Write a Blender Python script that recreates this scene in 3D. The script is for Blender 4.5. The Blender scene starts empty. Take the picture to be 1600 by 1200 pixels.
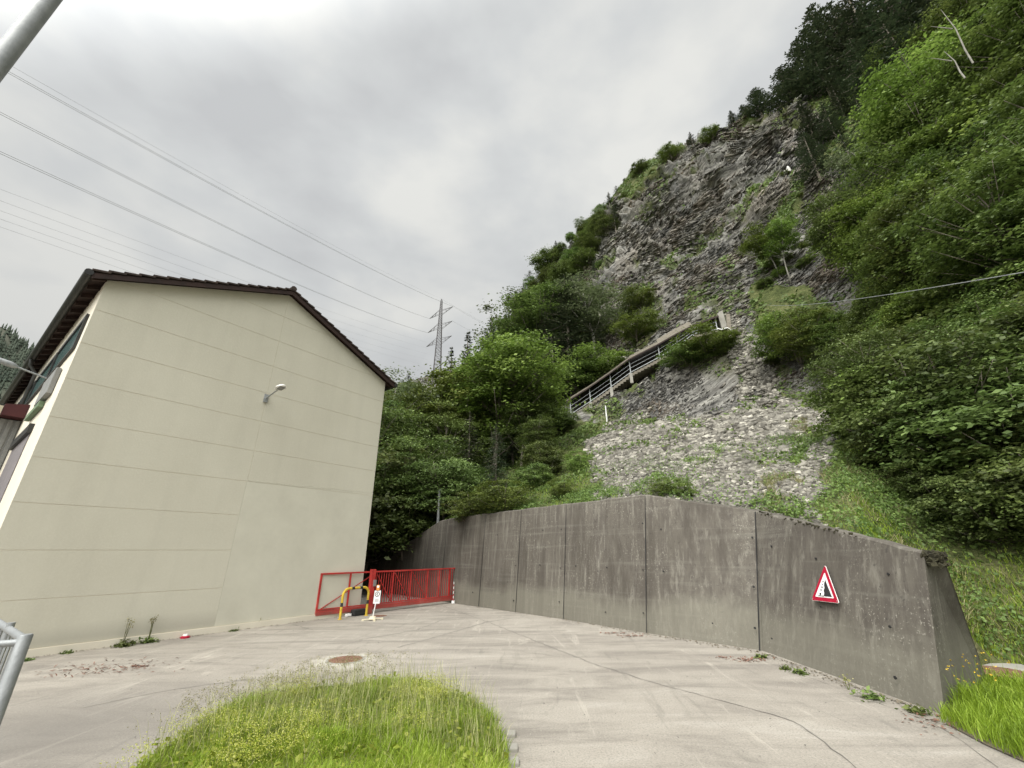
import bpy, math, random
import numpy as np
from mathutils import Vector, Matrix
random.seed(5); RNG = np.random.default_rng(5)
SC = bpy.context.scene
COL = SC.collection
# ------------------------------------------------------------------ camera
F, HC = 651.0, 1.8
_up = np.array([-18., 1595., F]); _up /= np.linalg.norm(_up)
_f = np.array([0, 0, 1.]) - _up*_up[2]; _f /= np.linalg.norm(_f)
_r = np.cross(_up, _f); _r *= np.sign(_r[0])
R3 = np.array([_r, _f, _up])                     # camera axes -> world
cam = bpy.data.objects.new('camera', bpy.data.cameras.new('camera')); COL.objects.link(cam)
cam.data.sensor_width = 36; cam.data.lens = 36*F/1600; cam.data.clip_start = .05; cam.data.clip_end = 6000
M = np.eye(4); M[:3, 0] = R3[:, 0]; M[:3, 1] = R3[:, 1]; M[:3, 2] = -R3[:, 2]; M[2, 3] = HC
cam.matrix_world = Matrix(M.tolist())
SC.camera = cam
# ------------------------------------------------------------------ sky, sun, exposure
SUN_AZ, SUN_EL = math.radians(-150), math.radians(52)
SKY_LOW, SKY_FILL, SUN_E, EXPO = .43, 3.4, 1.5, 0.27
w = bpy.data.worlds.new('World'); SC.world = w; w.use_nodes = True
nt = w.node_tree; nt.nodes.clear()
def wn(t, **k):
    n = nt.nodes.new(t)
    for a, b in k.items(): setattr(n, a, b)
    return n
out = wn('ShaderNodeOutputWorld'); bg = wn('ShaderNodeBackground'); bg.inputs[1].default_value = 1.0
sky = wn('ShaderNodeTexSky', sky_type='NISHITA', sun_disc=False, sun_elevation=SUN_EL, sun_rotation=SUN_AZ)
tc = wn('ShaderNodeTexCoord'); mp = wn('ShaderNodeMapping'); mp.inputs['Scale'].default_value = (1.1, 1.1, 2.0)
mp.inputs['Location'].default_value = (3.1, .4, .2)
n1 = wn('ShaderNodeTexNoise'); n1.inputs['Scale'].default_value = 2.5; n1.inputs['Detail'].default_value = 5; n1.inputs['Roughness'].default_value = .5; n1.inputs['Distortion'].default_value = .15
n2 = wn('ShaderNodeTexNoise'); n2.inputs['Scale'].default_value = 4.6; n2.inputs['Detail'].default_value = 5; n2.inputs['Roughness'].default_value = .45
L = nt.links.new
L(tc.outputs['Generated'], mp.inputs[0]); L(mp.outputs[0], n1.inputs['Vector']); L(mp.outputs[0], n2.inputs['Vector'])
mixn = wn('ShaderNodeMix'); mixn.inputs[0].default_value = .35; L(n1.outputs[0], mixn.inputs[2]); L(n2.outputs[0], mixn.inputs[3])
cr = wn('ShaderNodeValToRGB'); L(mixn.outputs[0], cr.inputs[0])
cr.color_ramp.elements[0].position = .37; cr.color_ramp.elements[0].color = (.85, .865, .87, 1)
cr.color_ramp.elements[1].position = .61; cr.color_ramp.elements[1].color = (1.17, 1.17, 1.12, 1)
e_ = cr.color_ramp.elements.new(.48); e_.color = (.97, .99, .985, 1)
sep = wn('ShaderNodeSeparateXYZ'); L(tc.outputs['Generated'], sep.inputs[0])
# overcast: cloud deck brighter overhead; unseen glow round the sun added to lift foreground light
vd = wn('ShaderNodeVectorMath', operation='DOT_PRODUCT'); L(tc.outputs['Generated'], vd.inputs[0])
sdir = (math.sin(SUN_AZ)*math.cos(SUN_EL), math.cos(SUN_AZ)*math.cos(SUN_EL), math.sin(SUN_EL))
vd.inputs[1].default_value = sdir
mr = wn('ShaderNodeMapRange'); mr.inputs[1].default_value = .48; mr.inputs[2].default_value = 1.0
mr.inputs[3].default_value = 0; mr.inputs[4].default_value = SKY_FILL; mr.interpolation_type = 'SMOOTHSTEP'; L(vd.outputs['Value'], mr.inputs[0])
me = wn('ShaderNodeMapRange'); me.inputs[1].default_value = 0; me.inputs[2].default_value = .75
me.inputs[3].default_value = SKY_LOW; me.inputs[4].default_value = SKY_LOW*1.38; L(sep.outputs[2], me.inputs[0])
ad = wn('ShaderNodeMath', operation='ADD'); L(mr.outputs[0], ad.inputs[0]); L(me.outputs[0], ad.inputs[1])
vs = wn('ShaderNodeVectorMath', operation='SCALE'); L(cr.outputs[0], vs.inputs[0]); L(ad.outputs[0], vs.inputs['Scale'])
ss = wn('ShaderNodeVectorMath', operation='SCALE'); L(sky.outputs[0], ss.inputs[0]); ss.inputs['Scale'].default_value = .10
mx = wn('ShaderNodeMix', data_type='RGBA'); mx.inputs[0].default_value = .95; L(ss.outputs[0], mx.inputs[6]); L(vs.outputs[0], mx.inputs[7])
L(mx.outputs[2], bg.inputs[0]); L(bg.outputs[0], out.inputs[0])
sl = bpy.data.lights.new('sun', 'SUN'); sl.energy = SUN_E; sl.angle = math.radians(14); sl.color = (1, .95, .87)
so = bpy.data.objects.new('sun', sl); COL.objects.link(so)
so.rotation_euler = Vector(sdir).to_track_quat('Z', 'Y').to_euler()
SC.view_settings.view_transform = 'Standard'; SC.view_settings.look = 'None'; SC.view_settings.gamma = 1
SC.view_settings.exposure = EXPO
SC.cycles.max_bounces = 6; SC.cycles.transparent_max_bounces = 8; SC.cycles.diffuse_bounces = 3

# ------------------------------------------------------------------ survey helpers
def ray(px, py):
    d = np.array([px-800., 600.-py, F]); d /= np.linalg.norm(d); return R3@d
def ground(px, py, z=0.):
    d = ray(px, py); return d*((z-HC)/d[2])+np.array([0, 0, HC])
def azel(px, py):
    d = ray(px, py); return math.degrees(math.atan2(d[0], d[1])), math.degrees(math.asin(d[2]))
def atdist(px, py, r):
    d = ray(px, py); return d*(r/math.hypot(d[0], d[1]))+np.array([0, 0, HC])
def onplane(px, py, p0, n):
    d = ray(px, py); o = np.array([0, 0, HC]); return o+d*(np.dot(p0-o, n)/np.dot(d, n))
def project(P):                                    # world points -> survey picture coordinates
    q = (np.asarray(P)-np.array([0, 0, HC]))@R3
    z = np.where(q[..., 2] > .01, q[..., 2], .01)
    return 800+F*q[..., 0]/z, 600-F*q[..., 1]/z

# ------------------------------------------------------------------ numpy noise
def _h(ix, iy, iz, s):
    n = (ix*374761393+iy*668265263+iz*2147483647+s*974711) & 0xffffffff
    n = ((n ^ (n >> 13))*1274126177) & 0xffffffff
    n = (n ^ (n >> 16))
    return (n & 0xffff)/65535.
def vnoise(P, s=0):
    P = np.asarray(P, float); I = np.floor(P).astype(np.int64); f = P-I; f = f*f*(3-2*f)
    r = 0
    for a in (0, 1):
        for b in (0, 1):
            for c in (0, 1):
                wt = (f[..., 0] if a else 1-f[..., 0])*(f[..., 1] if b else 1-f[..., 1])*(f[..., 2] if c else 1-f[..., 2])
                r = r+wt*_h(I[..., 0]+a, I[..., 1]+b, I[..., 2]+c, s)
    return r*2-1
def fbm(P, o=4, s=0, g=.5):
    r = 0; a = 1; k = 1; t = 0
    for i in range(o):
        r = r+a*vnoise(np.asarray(P)*k+i*17.3, s+i); t += a; a *= g; k *= 2.03
    return r/t

# ------------------------------------------------------------------ mesh helpers
def mesh_np(name, verts, faces, tone=None, smooth=False, attrs=None):
    """faces: list of (n,k) int arrays; tone: per-face float in the same order"""
    me = bpy.data.meshes.new(name); verts = np.asarray(verts, np.float32)
    me.vertices.add(len(verts)); me.vertices.foreach_set('co', verts.ravel())
    faces = [np.asarray(f, np.int32) for f in faces if len(f)]
    tot = np.concatenate([np.full(len(f), f.shape[1], np.int32) for f in faces])
    me.loops.add(int(tot.sum())); me.loops.foreach_set('vertex_index', np.concatenate([f.ravel() for f in faces]))
    me.polygons.add(len(tot)); st = np.zeros(len(tot), np.int32); st[1:] = np.cumsum(tot)[:-1]
    me.polygons.foreach_set('loop_start', st); me.polygons.foreach_set('loop_total', tot)
    if smooth: me.polygons.foreach_set('use_smooth', np.ones(len(tot), bool))
    me.update(calc_edges=True)
    if tone is not None:
        a = me.attributes.new('tone', 'FLOAT', 'FACE'); a.data.foreach_set('value', np.asarray(tone, np.float32))
    for k, v in (attrs or {}).items():
        if v.ndim == 2:
            a = me.attributes.new(k, 'FLOAT_COLOR', 'POINT'); c = np.ones((len(v), 4), np.float32); c[:, :3] = v; a.data.foreach_set('color', c.ravel())
        else:
            a = me.attributes.new(k, 'FLOAT', 'POINT'); a.data.foreach_set('value', v.astype(np.float32))
    return me
def link(name, me, mat, parent=None):
    o = bpy.data.objects.new(name, me); COL.objects.link(o)
    if mat is not None: me.materials.append(mat)
    if parent: o.parent = parent
    return o
class MB:
    def __init__(s): s.v = []; s.f = []; s.m = []; s.mi = 0
    def add(s, vs, fs):
        b = len(s.v); s.v += [tuple(map(float, p)) for p in vs]; s.f += [tuple(b+i for i in f) for f in fs]; s.m += [s.mi]*len(fs); return s
    def box(s, c, size, ax=None):
        c = np.array(c, float); h = np.array(size, float)/2; ax = np.eye(3) if ax is None else np.array(ax)
        vs = [c+ax[0]*h[0]*i+ax[1]*h[1]*j+ax[2]*h[2]*k for i in (-1, 1) for j in (-1, 1) for k in (-1, 1)]
        return s.add(vs, [(0, 1, 3, 2), (4, 6, 7, 5), (0, 4, 5, 1), (2, 3, 7, 6), (0, 2, 6, 4), (1, 5, 7, 3)])
    def bar(s, a, b, w, h, up=(0, 0, 1)):
        a = np.array(a, float); b = np.array(b, float); d = b-a; l = np.linalg.norm(d); d /= l
        x = np.cross(d, up); x /= np.linalg.norm(x); y = np.cross(x, d)
        return s.box((a+b)/2, (l, w, h), [d, x, y])
    def tube(s, pts, r, n=8, cap=True):
        pts = [np.array(p, float) for p in pts]; r = r if hasattr(r, '__len__') else [r]*len(pts)
        b = len(s.v); vs = []; fs = []; x = None
        for i, p in enumerate(pts):
            d = pts[min(i+1, len(pts)-1)]-pts[max(i-1, 0)]; d = d/max(np.linalg.norm(d), 1e-9)
            if x is None:
                x = np.cross(d, (0, 0, 1.) if abs(d[2]) < .9 else (1., 0, 0))
            x = x-d*np.dot(x, d); x /= max(np.linalg.norm(x), 1e-9); y = np.cross(d, x)
            for k in range(n):
                t = 2*math.pi*k/n; vs.append(p+(x*math.cos(t)+y*math.sin(t))*r[i])
        for i in range(len(pts)-1):
            for k in range(n): fs.append((i*n+k, i*n+(k+1) % n, (i+1)*n+(k+1) % n, (i+1)*n+k))
        if cap: fs.append(tuple(range(n))[::-1]); fs.append(tuple((len(pts)-1)*n+k for k in range(n)))
        return s.add(vs, fs)
    def prism(s, poly, off):
        n = len(poly); off = np.array(off, float); a = [np.array(p, float) for p in poly]
        return s.add(a+[p+off for p in a], [tuple(range(n))[::-1], tuple(range(n, 2*n))]+[(i, (i+1) % n, n+(i+1) % n, n+i) for i in range(n)])
    def build(s, name, mat, parent=None, smooth=False, bevel=0):
        me = bpy.data.meshes.new(name); me.from_pydata(s.v, [], s.f); me.update()
        mats = mat if isinstance(mat, (list, tuple)) else [mat]
        for m in mats: me.materials.append(m)
        if len(mats) > 1: me.polygons.foreach_set('material_index', s.m)
        if smooth:
            me.polygons.foreach_set('use_smooth', [True]*len(me.polygons))
            try: me.set_sharp_from_angle(angle=math.radians(40))
            except Exception: pass
        o = bpy.data.objects.new(name, me); COL.objects.link(o)
        if parent: o.parent = parent
        if bevel:
            b = o.modifiers.new('b', 'BEVEL'); b.width = bevel; b.segments = 2; b.limit_method = 'ANGLE'
        return o
def tag(o, label=None, cat=None, group=None, kind=None):
    for k, v in (('label', label), ('category', cat), ('group', group), ('kind', kind)):
        if v: o[k] = v
    return o
def empty(name, loc=(0, 0, 0), rz=0, **k):
    o = bpy.data.objects.new(name, None); COL.objects.link(o); o.location = tuple(map(float, loc)); o.rotation_euler = (0, 0, rz); tag(o, **k); return o
def reloc(o, p):
    """parts built in world coordinates, thing's Empty at its base"""
    return o
def place_parts(root):
    for c in root.children: c.matrix_parent_inverse = Matrix.Translation(root.location).inverted()

# ------------------------------------------------------------------ materials
def mat(name, base=(.5, .5, .5), rough=.8, metal=0., build=None, trans=0., spec=.3):
    m = bpy.data.materials.new(name); m.use_nodes = True; t = m.node_tree; b = t.nodes['Principled BSDF']
    b.inputs['Base Color'].default_value = (*base, 1); b.inputs['Roughness'].default_value = rough; b.inputs['Metallic'].default_value = metal
    b.inputs['Specular IOR Level'].default_value = spec
    if build: build(t, b)
    return m
def node(t, ty, **k):
    n = t.nodes.new(ty)
    for a, b in k.items(): setattr(n, a, b)
    return n
def coords(t, scale=(1, 1, 1), rot=(0, 0, 0), obj=False):
    g = node(t, 'ShaderNodeTexCoord') if obj else node(t, 'ShaderNodeNewGeometry')
    m = node(t, 'ShaderNodeMapping'); m.inputs['Scale'].default_value = scale; m.inputs['Rotation'].default_value = rot
    t.links.new(g.outputs['Object'] if obj else g.outputs['Position'], m.inputs[0]); return m.outputs[0]
def noise(t, vec, s, det=4, ro=.55, dist=0.):
    n = node(t, 'ShaderNodeTexNoise'); n.inputs['Scale'].default_value = s; n.inputs['Detail'].default_value = det
    n.inputs['Roughness'].default_value = ro; n.inputs['Distortion'].default_value = dist; t.links.new(vec, n.inputs['Vector']); return n.outputs[0]
def ramp(t, v, stops):
    r = node(t, 'ShaderNodeValToRGB'); e = r.color_ramp.elements
    while len(e) < len(stops): e.new(.5)
    for i, (p, c) in enumerate(stops):
        e[i].position = p; e[i].color = (*c, 1) if hasattr(c, '__len__') else (c, c, c, 1)
    t.links.new(v, r.inputs[0]); return r.outputs[0]
def mix(t, a, b, f, mode='MIX'):
    n = node(t, 'ShaderNodeMix', data_type='RGBA', blend_type=mode)
    for sock, v in ((n.inputs[0], f), (n.inputs[6], a), (n.inputs[7], b)):
        if isinstance(v, (int, float)): sock.default_value = v
        elif isinstance(v, tuple): sock.default_value = (*v, 1)
        else: t.links.new(v, sock)
    return n.outputs[2]
def math_(t, op, a, b=None, c=None):
    n = node(t, 'ShaderNodeMath', operation=op)
    for s_, v in zip(n.inputs, (a, b, c)):
        if v is None: continue
        if isinstance(v, (int, float)): s_.default_value = v
        else: t.links.new(v, s_)
    return n.outputs[0]
def bump(t, b, h, st, d=.02):
    n = node(t, 'ShaderNodeBump'); n.inputs['Strength'].default_value = st; n.inputs['Distance'].default_value = d
    t.links.new(h, n.inputs['Height']); t.links.new(n.outputs[0], b.inputs['Normal'])
def attr(t, name, out='Fac'):
    n = node(t, 'ShaderNodeAttribute', attribute_name=name); return n.outputs[out]
def simple(name, c1, c2, rough=.7, metal=0., scale=3., b=.15, spec=.3):
    def f(t, bs):
        v = coords(t); n = noise(t, v, scale, 6, .65)
        t.links.new(ramp(t, n, [(.3, c1), (.7, c2)]), bs.inputs['Base Color'])
        if b: bump(t, bs, noise(t, v, scale*9, 3), b, .01)
    return mat(name, c1, rough, metal, f, spec=spec)

def leafmat(name, dark, mid, light, trans=.35):
    def f(t, b):
        tn = attr(t, 'tone'); oi = node(t, 'ShaderNodeObjectInfo')
        c = ramp(t, tn, [(0, dark), (.5, mid), (1, light)])
        hv = node(t, 'ShaderNodeHueSaturation'); t.links.new(c, hv.inputs['Color'])
        t.links.new(math_(t, 'MULTIPLY_ADD', oi.outputs['Random'], .62, .62), hv.inputs['Value'])
        t.links.new(math_(t, 'MULTIPLY_ADD', oi.outputs['Random'], .035, .485), hv.inputs['Hue'])
        t.links.new(hv.outputs[0], b.inputs['Base Color'])
        tr = node(t, 'ShaderNodeBsdfTranslucent'); t.links.new(hv.outputs[0], tr.inputs[0])
        ms = node(t, 'ShaderNodeMixShader'); ms.inputs[0].default_value = trans
        t.links.new(b.outputs[0], ms.inputs[1]); t.links.new(tr.outputs[0], ms.inputs[2])
        t.links.new(ms.outputs[0], t.nodes['Material Output'].inputs[0])
    return mat(name, mid, .55, 0, f, spec=.35)
LEAF = {
 'bright': leafmat('leaf_bright', (.075, .105, .022), (.165, .23, .042), (.29, .36, .085)),
 'mid': leafmat('leaf_mid', (.055, .082, .02), (.12, .17, .038), (.22, .28, .075)),
 'dark': leafmat('leaf_dark', (.055, .076, .02), (.118, .158, .04), (.22, .27, .085)),
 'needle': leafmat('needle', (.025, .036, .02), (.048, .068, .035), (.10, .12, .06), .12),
 'pale': leafmat('leaf_pale', (.09, .12, .05), (.17, .21, .10), (.27, .31, .17)),
 'grass': leafmat('grass_blade', (.115, .165, .01), (.28, .37, .03), (.50, .56, .11), .4),
 'dry': leafmat('dry_grass', (.15, .16, .06), (.30, .29, .12), (.5, .45, .24), .3),
 'flower': leafmat('flower_yellow', (.30, .36, .03), (.48, .52, .06), (.7, .68, .25), .3),
}
bark = simple('bark', (.10, .085, .065), (.24, .21, .17), .9, 0, 2.5, .5)
bark_pale = simple('bark_pale', (.14, .13, .11), (.27, .255, .22), .9, 0, 3, .4)

def f_plaster(t, b):
    v = coords(t)
    n = noise(t, v, .35, 5, .6); n2_ = noise(t, v, 25, 4, .7)
    c = ramp(t, n, [(.3, (.50, .475, .385)), (.7, (.56, .535, .44))])
    st = noise(t, coords(t, (1.6, 1.6, .12)), 1.4, 5, .6)
    c = mix(t, c, (.38, .36, .295), math_(t, 'MULTIPLY', ramp(t, st, [(.46, 0), (.7, 1)]), .17))
    c = mix(t, c, (.7, .68, .6), math_(t, 'MULTIPLY', ramp(t, n2_, [(.45, 0), (.75, 1)]), .18))
    sx = node(t, 'ShaderNodeSeparateXYZ'); t.links.new(v, sx.inputs[0])
    lo = math_(t, 'SUBTRACT', sx.outputs[2], math_(t, 'MULTIPLY', n, .5))
    c = mix(t, c, (.36, .34, .28), ramp(t, lo, [(-.1, .6), (.28, 0)]))
    t.links.new(c, b.inputs['Base Color']); bump(t, b, n2_, .35, .01)
plaster = mat('plaster', rough=.9, build=f_plaster)
side_plaster = simple('side_plaster', (.60, .55, .45), (.68, .63, .52), .9, 0, 1.2, .1)
roof_wood = simple('roof_wood', (.018, .011, .009), (.04, .021, .016), .7, 0, 2.5, .2)
tile = simple('tile', (.022, .017, .015), (.07, .05, .04), .85, 0, 3, .4)
dark_metal = simple('dark_metal', (.03, .03, .03), (.055, .055, .05), .5, .3, 3, .1)
grey_paint = simple('grey_paint', (.19, .19, .18), (.26, .26, .25), .6, .2, 2, .1)
galv = simple('galvanised', (.24, .25, .25), (.36, .37, .37), .55, .45, 9, .15)
cream = simple('cream_paint', (.55, .5, .36), (.63, .57, .42), .7)
teal = mat('teal_glass', (.07, .13, .125), .12, 0, spec=.6)
purple_door = simple('roller_paint', (.17, .155, .16), (.22, .2, .2), .6)
green_p = simple('green_sign', (.10, .15, .09), (.15, .21, .12), .6)
def f_red(t, b):
    v = coords(t); c = ramp(t, noise(t, v, 2.2, 6, .7), [(.35, (.30, .022, .02)), (.6, (.43, .036, .03)), (.75, (.47, .10, .085))])
    c = mix(t, c, (.10, .045, .03), math_(t, 'MULTIPLY', ramp(t, noise(t, v, 16, 5, .75), [(.57, 0), (.68, 1)]), .75)); sx = node(t, 'ShaderNodeSeparateXYZ'); t.links.new(v, sx.inputs[0])
    c = mix(t, c, (.17, .13, .10), ramp(t, math_(t, 'ADD', sx.outputs[2], math_(t, 'MULTIPLY', noise(t, v, 6, 4), .25)), [(.15, .6), (.42, 0)])); t.links.new(c, b.inputs['Base Color'])
red = mat('red_paint', rough=.6, build=f_red)
darkred = simple('dark_red', (.045, .012, .014), (.07, .018, .018), .7)
yellow = simple('yellow_paint', (.40, .27, .03), (.70, .49, .05), .6, 0, 9, .2)
black = simple('black_paint', (.018, .018, .018), (.03, .03, .03), .5, 0, 5, .1)
white = simple('white_paint', (.68, .67, .64), (.8, .79, .77), .5, 0, 6, .05)
signred = simple('sign_red', (.30, .006, .025), (.38, .01, .035), .4, 0, 6, .0)
orange = simple('orange', (.65, .22, .04), (.75, .3, .08), .5)
rust = simple('rust', (.13, .065, .042), (.23, .125, .09), .9, 0, 8, .5)
steel = simple('pylon_steel', (.09, .085, .09), (.15, .135, .135), .6, .3, 1, 0)
wire = mat('wire_metal', (.30, .30, .31), .5, .2)
conc = simple('old_concrete', (.22, .21, .18), (.36, .34, .30), .9, 0, 1.3, .4)
boards = simple('weathered_boards', (.12, .105, .08), (.22, .195, .155), .85, 0, 2.2, .3)
inner = simple('roof_shade', (.02, .018, .016), (.045, .04, .035), .9, 0, 2, .3)  # near-black colour standing in for the shade under the stairway roof

def f_conc(t, b):
    v = coords(t)
    g = noise(t, v, .5, 6, .65)
    c = ramp(t, g, [(.25, (.085, .075, .061)), (.55, (.116, .104, .086)), (.8, (.16, .146, .121))])
    # vertical run marks
    rv = noise(t, coords(t, (5.5, 5.5, .16)), 1.0, 6, .7)
    c = mix(t, c, (.075, .065, .055), math_(t, 'MULTIPLY', ramp(t, rv, [(.42, 0), (.58, 1)]), .7))
    rv2 = noise(t, coords(t, (9, 9, .25), (0, 0, .7)), 1.0, 5, .7)
    c = mix(t, c, (.23, .215, .18), math_(t, 'MULTIPLY', ramp(t, rv2, [(.52, 0), (.70, 1)]), .6))
    # formwork board lines
    hz = noise(t, coords(t, (.35, .35, 9)), 1.0, 3, .5)
    c = mix(t, c, (.20, .19, .16), math_(t, 'MULTIPLY', ramp(t, hz, [(.55, 0), (.75, 1)]), .35))
    # lichen specks
    vo = noise(t, v, 26, 3, .6)
    c = mix(t, c, (.34, .32, .27), math_(t, 'MULTIPLY', math_(t, 'MULTIPLY', ramp(t, vo, [(.60, 0), (.68, 1)]), ramp(t, noise(t, v, .8, 4, .6), [(.42, 0), (.62, 1)])), .7))
    c = mix(t, c, (.05, .045, .04), math_(t, 'MULTIPLY', ramp(t, noise(t, v, 14, 2, .5), [(.66, 0), (.72, 1)]), .6))
    # broad damp tongues from the crest
    tg = noise(t, coords(t, (1.3, 1.3, .10), (0, 0, .4)), 1.0, 4, .6)
    c = mix(t, c, (.055, .047, .038), math_(t, 'MULTIPLY', ramp(t, tg, [(.5, 0), (.62, 1)]), .5))
    # greenish, paler foot
    sx = node(t, 'ShaderNodeSeparateXYZ'); t.links.new(v, sx.inputs[0])
    lo = math_(t, 'ADD', sx.outputs[2], math_(t, 'MULTIPLY', g, -1.1))
    c = mix(t, c, (.20, .19, .15), math_(t, 'MULTIPLY', ramp(t, lo, [(-.0, 1), (.35, 0)]), .5))
    t.links.new(c, b.inputs['Base Color'])
    hb = math_(t, 'ADD', math_(t, 'MULTIPLY', noise(t, v, 30, 4, .7), .6), math_(t, 'MULTIPLY', rv, .5))
    bump(t, b, hb, .6, .015)
wallconc = mat('weathered_concrete', rough=.92, build=f_conc)
moss = simple('moss_dark', (.02, .018, .012), (.06, .055, .03), .95, 0, 10, .8)

def f_asph(t, b):
    v = coords(t); big = noise(t, v, .22, 5, .6, .5); med = noise(t, coords(t, (.5, 1.9, 1), (0, 0, .5)), .9, 6, .68, .8); fine = noise(t, v, 45, 4, .85)
    c = ramp(t, big, [(.3, (.27, .243, .205)), (.7, (.37, .338, .288))])
    c = mix(t, c, (.17, .152, .13), math_(t, 'MULTIPLY', ramp(t, med, [(.46, 0), (.64, 1)]), .68))
    c = mix(t, c, (.45, .42, .37), math_(t, 'MULTIPLY', ramp(t, med, [(.28, 1), (.42, 0)]), .45))
    c = mix(t, c, (.12, .11, .10), math_(t, 'MULTIPLY', ramp(t, fine, [(.48, 0), (.66, 1)]), .65))
    sw = noise(t, coords(t, (2.4, .35, 1), (0, 0, -.5)), 1.1, 6, .7, 1.5)
    c = mix(t, c, (.15, .14, .12), math_(t, 'MULTIPLY', ramp(t, sw, [(.56, 0), (.68, 1)]), .4)); c = mix(t, c, (.50, .46, .39), math_(t, 'MULTIPLY', ramp(t, sw, [(.30, 1), (.42, 0)]), .4))
    c = mix(t, c, (.50, .47, .42), math_(t, 'MULTIPLY', ramp(t, noise(t, v, 42, 2, .6), [(.62, 0), (.72, 1)]), .45))
    # pale ring of patched asphalt round the manhole
    g0 = ground(540, 1031)
    sub = node(t, 'ShaderNodeVectorMath', operation='DISTANCE'); t.links.new(v, sub.inputs[0]); sub.inputs[1].default_value = tuple(g0)
    dd = math_(t, 'ADD', sub.outputs['Value'], math_(t, 'MULTIPLY', noise(t, v, 2.2, 4), .8))
    c = mix(t, c, (.50, .47, .40), ramp(t, math_(t, 'MULTIPLY', dd, .5), [(.36, .75), (.52, 0)]))
    # dark damp band left foreground
    g1 = ground(60, 1150)
    s2 = node(t, 'ShaderNodeVectorMath', operation='DISTANCE'); t.links.new(v, s2.inputs[0]); s2.inputs[1].default_value = tuple(g1)
    d2 = math_(t, 'ADD', s2.outputs['Value'], math_(t, 'MULTIPLY', med, 2.5))
    c = mix(t, c, (.13, .12, .108), ramp(t, math_(t, 'MULTIPLY', d2, .25), [(.35, .62), (.95, 0)]))
    t.links.new(c, b.inputs['Base Color'])
    bump(t, b, math_(t, 'ADD', fine, math_(t, 'MULTIPLY', med, .6)), .45, .012)
asphalt = mat('asphalt', rough=.92, build=f_asph)

BED = np.array([-.45, .10, .87]); BED = BED/np.linalg.norm(BED)      # normal of the tilted beds
def f_terrain(t, b):
    v = coords(t); at = attr(t, 'cover', 'Color'); sp = node(t, 'ShaderNodeSeparateColor'); t.links.new(at, sp.inputs[0])
    rk, scr, grn = sp.outputs[0], sp.outputs[1], sp.outputs[2]
    # rock
    dp = node(t, 'ShaderNodeVectorMath', operation='DOT_PRODUCT'); wv = node(t, 'ShaderNodeVectorMath', operation='ADD')
    nz = node(t, 'ShaderNodeTexNoise'); nz.inputs['Scale'].default_value = .16; nz.inputs['Detail'].default_value = 4; t.links.new(v, nz.inputs['Vector'])
    sc_ = node(t, 'ShaderNodeVectorMath', operation='SCALE'); sc_.inputs['Scale'].default_value = 3.6; t.links.new(nz.outputs[1], sc_.inputs[0])
    t.links.new(v, wv.inputs[0]); t.links.new(sc_.outputs[0], wv.inputs[1])
    t.links.new(wv.outputs[0], dp.inputs[0]); dp.inputs[1].default_value = tuple(BED)
    cx = node(t, 'ShaderNodeCombineXYZ'); t.links.new(math_(t, 'MULTIPLY', dp.outputs['Value'], 2.6), cx.inputs[0])
    sv = node(t, 'ShaderNodeSeparateXYZ'); t.links.new(v, sv.inputs[0])
    t.links.new(math_(t, 'MULTIPLY', sv.outputs[0], .28), cx.inputs[1]); t.links.new(math_(t, 'MULTIPLY', sv.outputs[1], .28), cx.inputs[2])
    strata = noise(t, cx.outputs[0], 1.0, 6, .72)
    big = noise(t, v, .09, 5, .6)
    cr_ = ramp(t, strata, [(.34, (.022, .021, .02)), (.44, (.11, .105, .095)), (.55, (.22, .212, .19)), (.68, (.34, .325, .285))])
    cr_ = mix(t, cr_, (.19, .145, .10), math_(t, 'MULTIPLY', ramp(t, big, [(.48, 0), (.68, 1)]), .3))
    cr_ = mix(t, cr_, (.085, .088, .09), math_(t, 'MULTIPLY', ramp(t, noise(t, v, .15, 4), [(.5, 0), (.68, 1)]), .5))
    # scree gravel
    vor = node(t, 'ShaderNodeTexVoronoi', feature='F1'); vor.inputs['Scale'].default_value = 5.5; t.links.new(coords(t, (1, 1, 1.7)), vor.inputs['Vector'])
    sc2 = node(t, 'ShaderNodeSeparateColor'); t.links.new(vor.outputs['Color'], sc2.inputs[0])
    cs = ramp(t, sc2.outputs[0], [(0, (.05, .046, .04)), (.5, (.11, .10, .088)), (1, (.22, .205, .175))])
    cs = mix(t, cs, (.06, .055, .05), ramp(t, vor.outputs['Distance'], [(.35, 0), (.75, .8)]))
    # soil and green
    gn = math_(t, 'MULTIPLY_ADD', noise(t, v, 7.0, 6, .75), .6, math_(t, 'MULTIPLY', noise(t, v, .7, 4, .6), .4))
    cg = ramp(t, gn, [(.36, (.025, .032, .012)), (.48, (.06, .075, .024)), (.58, (.12, .125, .05)), (.68, (.22, .20, .12))])
    c = mix(t, (.055, .05, .036), cs, scr); c = mix(t, c, cr_, rk); c = mix(t, c, cg, grn)
    t.links.new(c, b.inputs['Base Color'])
    h = mix(t, noise(t, v, 2.5, 6, .7), strata, rk); h = mix(t, h, vor.outputs['Distance'], math_(t, 'MULTIPLY', scr, .8))
    bump(t, b, h, .8, .25)
terrain_m = mat('hillside', rough=.95, build=f_terrain, spec=.15)
def f_stone(t, b):
    tn = attr(t, 'tone'); c = ramp(t, tn, [(0, (.045, .041, .035)), (.4, (.15, .14, .118)), (.7, (.29, .272, .23)), (1, (.52, .49, .41))])
    n = noise(t, coords(t), 6, 4, .7)
    c = mix(t, c, (.10, .085, .06), math_(t, 'MULTIPLY', ramp(t, n, [(.5, 0), (.75, 1)]), .5)); t.links.new(c, b.inputs['Base Color'])
stone_m = mat('loose_stone', rough=.9, build=f_stone, spec=.2)
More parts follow.
